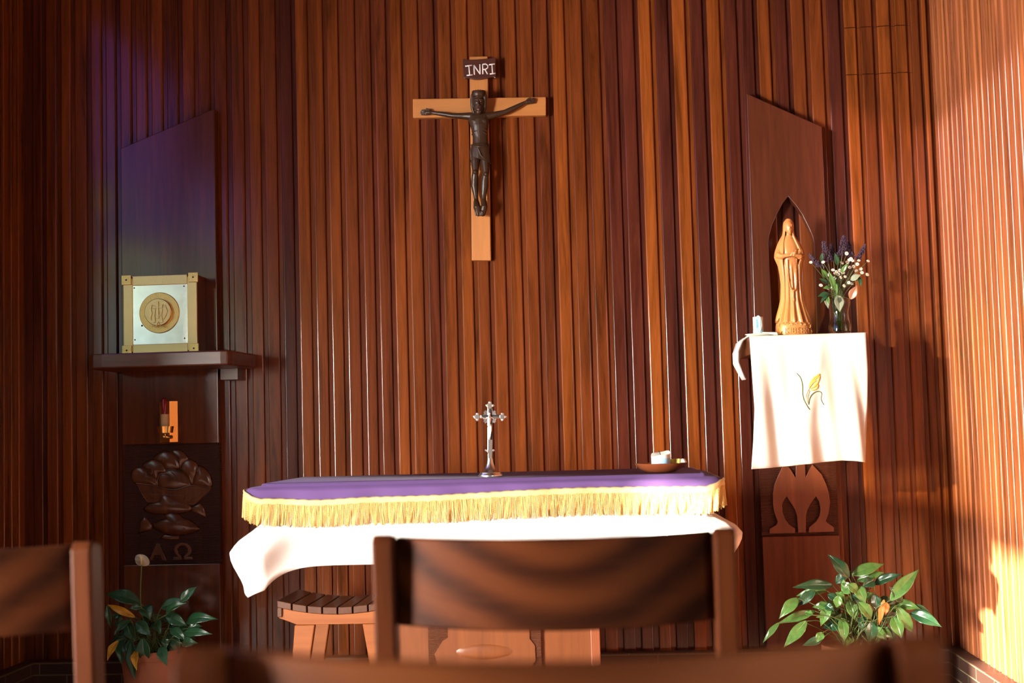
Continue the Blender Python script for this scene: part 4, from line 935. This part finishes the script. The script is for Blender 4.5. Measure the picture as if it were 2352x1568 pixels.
for sx_ in (-1, 1):
    for sy_ in (-1, 1):
        for k, an in enumerate((-.35, 0, .35)):
            a = math.pi/4+an; u = (sx_*math.cos(a), sy_*math.sin(a)); L = 128 if k == 1 else 112
            b.tube([G(608+u[0]*35, 425+u[1]*35), G(608+u[0]*L, 425+u[1]*L)], [14*kk, 25*kk], 6, flat=.5)
obj('ray_cluster', b, M_SILVER, t, smooth='auto')
obj('black_inlay', MB().box(G(470, 0).x, G(748, 0).x, CY-d0-.0012, CY-d0+.0002, G(0, 440).z+0, G(0, 410).z).box(G(592, 0).x, G(632, 0).x, CY-d0-.0012, CY-d0+.0002, G(608, 800).z, G(608, 292).z), M_DARKMETAL, t)['label'] = 'black enamel inlay on the cross arms'
b = MB(); fd = .0055
b.ball(G(606, 372, fd), (20*kk, 20*kk, 27*kk)); b.limb([G(606, 400, fd), G(604, 450, fd), G(606, 520, fd)], [18*kk, 30*kk, 23*kk]); b.ball(G(608, 560, fd), (30*kk, 22*kk, 32*kk))
for s in (-1, 1): b.limb([G(606+s*24, 432, fd), G(606+s*70, 455, fd-.001), G(606+s*130, 425, fd-.0015)], [13*kk, 10*kk, 8*kk])
for s in (-1, 1): b.limb([G(608+s*14, 575, fd), G(612+s*16, 660, fd+.001), G(606+s*8, 750, fd), G(606+s*5, 790, fd)], [20*kk, 17*kk, 12*kk, 11*kk])
fuse(obj('silver_figure', b, M_SILVER, t), .0006, 1)

# dish with candle and matchbox
dy_ = 4.11; a = at(1519, 1087, dy_); hw = (at(1580, 1070, dy_).x-at(1458, 1070, dy_).x)/2; h_ = at(1519, 1066, dy_).z-at(1519, 1087, dy_).z
t = thing('shallow_dish', 'shallow brown glazed dish holding a candle at the right end of the altar', 'dish', (a.x, dy_, ZA))
obj('dish_bowl', MB().lathe([(.040, ZA), (.044, ZA+.001), (.066, ZA+.012), (hw-.002, ZA+h_-.003), (hw, ZA+h_), (hw-.004, ZA+h_), (.066, ZA+.0155), (.045, ZA+.005), (.01, ZA+.004)], (a.x, dy_, 0), 48), M_DISH, t, smooth='auto')
zf = ZA+.0055; r_ = (at(1541, 1060, dy_).x-at(1497, 1060, dy_).x)/2; ctop = at(1519, 1041, dy_).z
t = thing('pillar_candle', 'short white pillar candle with blue base, in the dish on the altar', 'candle', (a.x, dy_, zf))
zm = zf+(ctop-zf)*.72
mbl = MB().lathe([(r_*.96, zf), (r_, zf+.003), (r_, zm)], (a.x, dy_, 0), 32); obj('candle_lower', mbl, M_WAXB, t, smooth='auto')['label'] = 'pale blue lower half'
R = []
for q in range(6):
    R.append([Vector((a.x+r_*math.cos(f), dy_+r_*math.sin(f), zm+(ctop-zm)*q/5+(.007*math.sin(f+.6)*(q/5)**2+.002*math.sin(3*f)*(q/5)))) for f in [2*math.pi*i/32 for i in range(32)]])
R.append([v+Vector(((a.x-v.x)*.2, (dy_-v.y)*.2, -.001)) for v in R[-1]]); R.append([Vector((a.x+(v.x-a.x)*.1, dy_+(v.y-dy_)*.1, zm+(ctop-zm)*.7)) for v in R[-2]])
obj('candle_upper', MB().rings(R), M_WAX, t, smooth='auto')
obj('wick', MB().tube([(a.x, dy_, zm+(ctop-zm)*.6), (a.x-.003, dy_-.004, ctop+.004), (a.x-.006, dy_-.008, ctop+.008)], .0011, 6), M_BLACK, t)
bx = a.x+r_+.022; zz = ZA+.0262
t = thing('matchbox', 'small yellow and white matchbox behind the candle in the dish', 'box', (bx, dy_+.03, zz))
obj('box_sleeve', MB().hexa([(bx-.024, dy_+.012, zz), (bx+.006, dy_+.006, zz), (bx+.012, dy_+.048, zz), (bx-.018, dy_+.05, zz)], [(bx-.024, dy_+.012, zz+.012), (bx+.006, dy_+.006, zz+.013), (bx+.012, dy_+.048, zz+.013), (bx-.018, dy_+.05, zz+.012)]), M_BOXY, t)
obj('box_tray', MB().hexa([(bx+.0062, dy_+.008, zz+.001), (bx+.024, dy_+.012, zz+.001), (bx+.030, dy_+.044, zz+.001), (bx+.0118, dy_+.046, zz+.001)], [(bx+.0062, dy_+.008, zz+.012), (bx+.018, dy_+.012, zz+.012), (bx+.024, dy_+.044, zz+.012), (bx+.0118, dy_+.046, zz+.012)]), M_BOXW, t)

# ---------------------------------------------------------------- stool under the altar
SY0, SY1 = 4.62, 4.94; sxl = at(635, 1375, SY0).x; sw = .43; sxr = sxl+sw; sz = .525
t = thing('slatted_stool', 'low wooden stool with slatted curved seat and splayed legs, behind the altar', 'stool', ((sxl+sxr)/2, (SY0+SY1)/2, 0))
ns = 8
def sc_z(u): return sz-.028*(1-(2*u-1)**2)
for k in range(ns):
    u0, u1 = k/ns+.006, (k+1)/ns-.006; X0, X1 = sxl+sw*u0, sxl+sw*u1
    obj('seat_slat', MB().hexa([(X0, SY0, sc_z(u0)-.024), (X1, SY0, sc_z(u1)-.024), (X1, SY1, sc_z(u1)-.024), (X0, SY1, sc_z(u0)-.024)], [(X0, SY0, sc_z(u0)), (X1, SY0, sc_z(u1)), (X1, SY1, sc_z(u1)), (X0, SY1, sc_z(u0))]), M_SLAT, t, bevel=.002)
for y0_ in (SY0+.012, SY1-.042):
    pts = [(sxl+.018+(sw-.036)*i/10, y0_, sc_z(.04+.92*i/10)-.0255) for i in range(11)]+[(sxr-.004, y0_, .462), (sxr-.07, y0_, .437), (sxl+.07, y0_, .437), (sxl+.004, y0_, .462)]
    obj('apron', MB().prism(pts, (0, .03, 0)), M_STOOL, t, bevel=.002)
obj('end_rail', MB().box(sxl+.001, sxl+.017, SY0+.004, SY1-.004, .466, .499), M_SLAT, t, bevel=.002)
obj('end_rail', MB().box(sxr-.017, sxr-.001, SY0+.004, SY1-.004, .466, .499), M_SLAT, t, bevel=.002)
for s in (0, 1):
    for y0_ in (SY0+.014, SY1-.04):
        xa = sxl+.095 if s == 0 else sxr-.095; dx = -.055 if s == 0 else .055
        hw_ = .036
        obj('leg', MB().hexa([(xa+dx-hw_*.55, y0_-.0, 0), (xa+dx+hw_*.55, y0_, 0), (xa+dx+hw_*.55, y0_+.026, 0), (xa+dx-hw_*.55, y0_+.026, 0)], [(xa-hw_, y0_, .436), (xa+hw_, y0_, .436), (xa+hw_, y0_+.026, .436), (xa-hw_, y0_+.026, .436)]), M_STOOL, t, bevel=.004)

# ---------------------------------------------------------------- chairs
def make_chair(loc, label, plank, group, zt=.957, cw=M_CHAIR):
    """back posts stand at y = 0 .. .045, the sitter faces +y"""
    t = thing('wooden_chair', label, 'chair', loc, group); X, Y, _ = loc; hw_ = .2525
    for s in (-1, 1):
        xo, xi = X+s*hw_, X+s*(hw_-.030)
        a_, c_ = min(xo, xi), max(xo, xi)
        obj('back_post', MB().prism([(a_, Y+.05, 0), (a_, Y+.005, 0), (a_, Y+.03, .45), (a_, Y, zt-.012), (a_, Y+.010, zt), (a_, Y+.045, zt-.006), (a_, Y+.075, .45)], (c_-a_, 0, 0)), cw, t, bevel=.004)
        obj('front_leg', MB().box(X+s*(hw_-.018)-.018, X+s*(hw_-.018)+.018, Y+.40, Y+.44, 0, .43), cw, t, bevel=.003)
        obj('side_rail', MB().box(X+s*(hw_-.016)-.010, X+s*(hw_-.016)+.010, Y+.0755, Y+.3995, .375, .43), cw, t, bevel=.002)
    n = 24; xi = hw_-.0305
    def cy_(u, z): return Y+.030-.062*(1-u*u)+(.93-z)*.02
    R = []
    for i in range(n+1):
        u = -1+2*i/n; x = X+u*xi; z1, z0 = zt-.008+.002*u*u, zt-.132+.003*u*u
        R.append([Vector((x, cy_(u, z0), z0)), Vector((x, cy_(u, z1), z1)), Vector((x, cy_(u, z1)+.018, z1)), Vector((x, cy_(u, z0)+.018, z0))])
    obj('backrest', MB().rings(R), plank, t, bevel=.003, smooth='auto')
    obj('seat', MB().box(X-hw_+.002, X+hw_-.002, Y+.078, Y+.45, .4305, .452), cw, t, bevel=.006)
    obj('stretcher', MB().box(X-hw_+.036, X+hw_-.036, Y+.405, Y+.43, .20, .235), cw, t, bevel=.002)
    return t
GR = 'wooden chairs facing the altar'
cx1 = (at(853, 1245, 1.85).x+at(1690, 1225, 1.85).x)/2
make_chair((cx1, 1.85, 0), 'dark wooden chair with banded curved backrest, directly in front of the altar', M_PLANK, GR)
cx2 = at(207, 1240, 1.85).x-.2525
make_chair((cx2, 1.85, 0), 'wooden chair cut off by the left edge, lit post beside the left plant', M_PLANK, GR)
cx3 = (at(400, 1500, .87).x+at(2165, 1480, .87).x)/2
make_chair((cx3, .87, 0), 'nearest blurred wooden chair along the bottom edge', M_PLANK2, GR, .961, M_CHAIRN)

# ---------------------------------------------------------------- plants
def pot(t, x, y, r, h):
    p = obj('pot', MB().lathe([(r*.68, 0), (r*.70, .004), (r*.95, h-.035), (r*.98, h-.034), (r, h-.03), (r, h), (r*.92, h), (r*.9, h-.02), (r*.86, h-.03), (.01, h-.032)], (x, y, 0), 40), M_TERRA, t, smooth='auto')
    obj('soil', MB().lathe([(r*.86, h-.03), (r*.5, h-.022), (.005, h-.02)], (x, y, 0), 24), M_SOIL, t, smooth=True)
def plant(t, x, y, h, r, conv, leaves, mts, seed, fill, fillbox, wmul=1.0):
    g = random.Random(seed); fol = {}; stems = MB()
    for (bx_, by_), (tx, ty), wd, kind in leaves:
        dy = g.uniform(-.13, -.03); b0 = conv(bx_, by_, y+dy); tp = conv(tx, ty, y+dy+g.uniform(-.05, .03))
        b = fol.setdefault(kind, MB()) if kind in ('g', 'd') else MB()
        leaf(b, b0, tp, wd*wmul, g.uniform(.05, .16), 10, g.uniform(.15, .35), (g.uniform(-.3, .3), -1, g.uniform(.2, .7)), wav=.0015)
        if kind not in ('g', 'd'): obj({'y': 'yellow_leaf', 'o': 'dried_leaf'}[kind], b, {'y': M_YELLOW, 'o': M_DRY}[kind], t, smooth=True, solid=.0005)['label'] = {'y': 'yellowing leaf', 'o': 'dried orange leaf'}[kind]
        a = g.random()*6.28; rt = Vector((x+r*.45*math.cos(a), y+r*.4*math.sin(a), h-.03))
        md = rt.lerp(b0, .6)+Vector((0, 0, .03)); stems.tube(smooth_open([rt, md, b0], 4), .0016, 5)
    for _ in range(fill):
        px, py = g.uniform(fillbox[0], fillbox[2]), g.uniform(fillbox[1], fillbox[3]); dy = g.uniform(-.06, .12)
        b0 = conv(px, py, y+dy); an = math.atan2(py-fillbox[4][1], px-fillbox[4][0])+g.uniform(-.6, .6); L = g.uniform(90, 150)
        tp = conv(px+L*math.cos(an), py+L*.7*math.sin(an)+L*.35, y+dy+g.uniform(-.05, .03))
        leaf(fol.setdefault(g.choice('gd'), MB()), b0, tp, g.uniform(50, 85)*wmul, g.uniform(.05, .2), 9, .25, wav=.0015)
        a = g.random()*6.28; rt = Vector((x+r*.45*math.cos(a), y+r*.4*math.sin(a), h-.03)); stems.tube(smooth_open([rt, rt.lerp(b0, .6)+Vector((0, 0, .03)), b0], 4), .0016, 5)
    for k_, b in fol.items(): obj('foliage', b, mts[k_], t, smooth=True, solid=.0005)
    obj('leaf_stems', stems, M_STEM, t, smooth=True)
px_, py_ = .873, 4.84
t = thing('potted_plant', 'leafy green plant in a terracotta pot below the right white cloth', 'plant', (px_, py_, 0))
pot(t, px_, py_, .138, .308)
def R1(x, y, Y): return at(1660+x/3.3988, 1200+y/3.3988, Y)
RL = [((985, 430), (820, 245), 92, 'd'), ((1010, 405), (1262, 322), 90, 'g'), ((1050, 450), (1262, 388), 80, 'g'), ((1180, 480), (1405, 403), 75, 'd'), ((1310, 605), (1532, 362), 100, 'g'), ((860, 490), (545, 505), 85, 'd'), ((810, 530), (575, 572), 70, 'g'), ((720, 530), (560, 655), 75, 'd'), ((590, 590), (440, 750), 85, 'g'), ((720, 690), (420, 790), 70, 'g'), ((440, 780), (315, 935), 45, 'g'), ((655, 768), (475, 975), 85, 'g'), ((840, 640), (765, 808), 75, 'g'), ((1000, 475), (935, 555), 100, 'g'), ((980, 480), (1052, 545), 75, 'g'), ((1040, 485), (1115, 632), 90, 'g'), ((985, 608), (1030, 758), 88, 'g'), ((1060, 620), (1162, 760), 90, 'g'), ((925, 745), (950, 935), 85, 'g'), ((1345, 640), (1547, 676), 85, 'g'), ((1360, 655), (1485, 858), 90, 'g'), ((1465, 705), (1712, 815), 95, 'd'), ((1330, 735), (1397, 905), 98, 'g'), ((1160, 770), (1140, 930), 95, 'd'), ((910, 568), (890, 665), 65, 'g'), ((780, 858), (730, 935), 60, 'g'), ((1000, 888), (960, 965), 70, 'g'), ((1090, 740), (1080, 835), 65, 'd'), ((1260, 600), (1220, 800), 45, 'o'), ((1180, 560), (1205, 690), 85, 'd'), ((1400, 620), (1300, 500), 75, 'd'), ((880, 470), (1000, 375), 70, 'd'), ((1280, 620), (1270, 720), 40, 'o'), ((820, 560), (900, 610), 60, 'd'), ((1100, 640), (1010, 560), 70, 'd'), ((1180, 450), (1090, 500), 90, 'd'), ((780, 900), (620, 960), 60, 'd'), ((1480, 640), (1640, 740), 60, 'd'), ((960, 470), (925, 470), 50, 'g'), ((800, 640), (870, 690), 60, 'd'), ((700, 720), (640, 700), 50, 'g')]
s1 = 1/3.3988*4.75/3050
plant(t, px_, py_, .325, .138, R1, RL, {'g': M_LEAF, 'd': M_LEAFD}, 21, 40, (800, 560, 1350, 840, (1080, 780)), s1)
px_, py_ = -1.685, 4.82
t = thing('peace_lily', 'potted peace lily with one white bloom and yellowing leaves, under the left carved panel', 'plant', (px_, py_, 0))
pot(t, px_, py_, .118, .335)
def L1(x, y, Y): return at(x/3.36, 1200+y/3.36, Y)
LLf = [((1085, 622), (818, 552), 110, 'd'), ((1042, 728), (830, 632), 55, 'y'), ((1245, 655), (1448, 603), 100, 'd'), ((1390, 610), (1522, 492), 70, 'd'), ((1280, 710), (1448, 618), 65, 'd'), ((1110, 645), (1160, 750), 105, 'g'), ((1055, 765), (1165, 872), 95, 'd'), ((1285, 712), (1445, 795), 95, 'g'), ((1435, 765), (1685, 745), 95, 'd'), ((985, 780), (1045, 915), 110, 'd'), ((1105, 890), (1142, 1085), 110, 'd'), ((940, 912), (940, 1098), 85, 'd'), ((912, 912), (828, 1065), 60, 'y'), ((1015, 920), (1042, 1215), 95, 'd'), ((1050, 985), (1055, 1140), 60, 'y'), ((1270, 880), (1282, 975), 60, 'd'), ((1195, 755), (1242, 860), 80, 'g'), ((1320, 815), (1442, 915), 75, 'd'), ((1345, 870), (1382, 1015), 80, 'd'), ((1405, 930), (1528, 930), 75, 'g'), ((1245, 955), (1290, 1105), 85, 'd'), ((1185, 1000), (1228, 1190), 90, 'd'), ((828, 640), (856, 815), 45, 'g'), ((1010, 900), (1000, 1060), 70, 'd'), ((1450, 815), (1562, 800), 60, 'd'), ((1180, 690), (1100, 760), 80, 'd'), ((1240, 760), (1180, 700), 70, 'd'), ((960, 700), (860, 730), 60, 'd'), ((1000, 750), (880, 870), 60, 'd'), ((1090, 650), (1000, 660), 45, 'd'), ((1420, 850), (1640, 860), 70, 'd')]
s2 = 1/3.36*4.75/3050
plant(t, px_, py_, .335, .118, L1, LLf, {'g': M_LEAFD, 'd': M_LEAFD}, 5, 34, (960, 760, 1400, 960, (1180, 900)), s2)
fy = 4.74
sb, s_t = L1(1090, 660, fy), L1(1092, 312, fy)
b = MB().tube(smooth_open([(px_, py_-.01, .31), sb, s_t], 6), .0022, 6)
st_ = obj('flower_stem', b, M_STEM, t, smooth=True)
b = MB(); fc = L1(1092, 290, fy); R = []
for q in (1, .8, .55, .25):
    R.append([])
    for i in range(28):
        a = 2*math.pi*i/28; rx = 56*s2*(1+.18*math.cos(a+.6))*q; rz = 52*s2*(1+.12*math.cos(2*a))*q
        R[-1].append(fc+Vector((rx*math.cos(a)+.012*math.sin(a)*q*-.6, .012*(1-q)-.004*q*math.cos(2*a), rz*math.sin(a))))
obj('spathe', b.rings(R), M_SPATHE, st_, smooth=True, solid=.0007)
obj('spadix', MB().limb([L1(1092, 318, fy-.006), L1(1090, 285, fy-.012), L1(1082, 252, fy-.014)], [.0035, .0036, .0028], 8), M_SPADIX, st_, smooth=True)
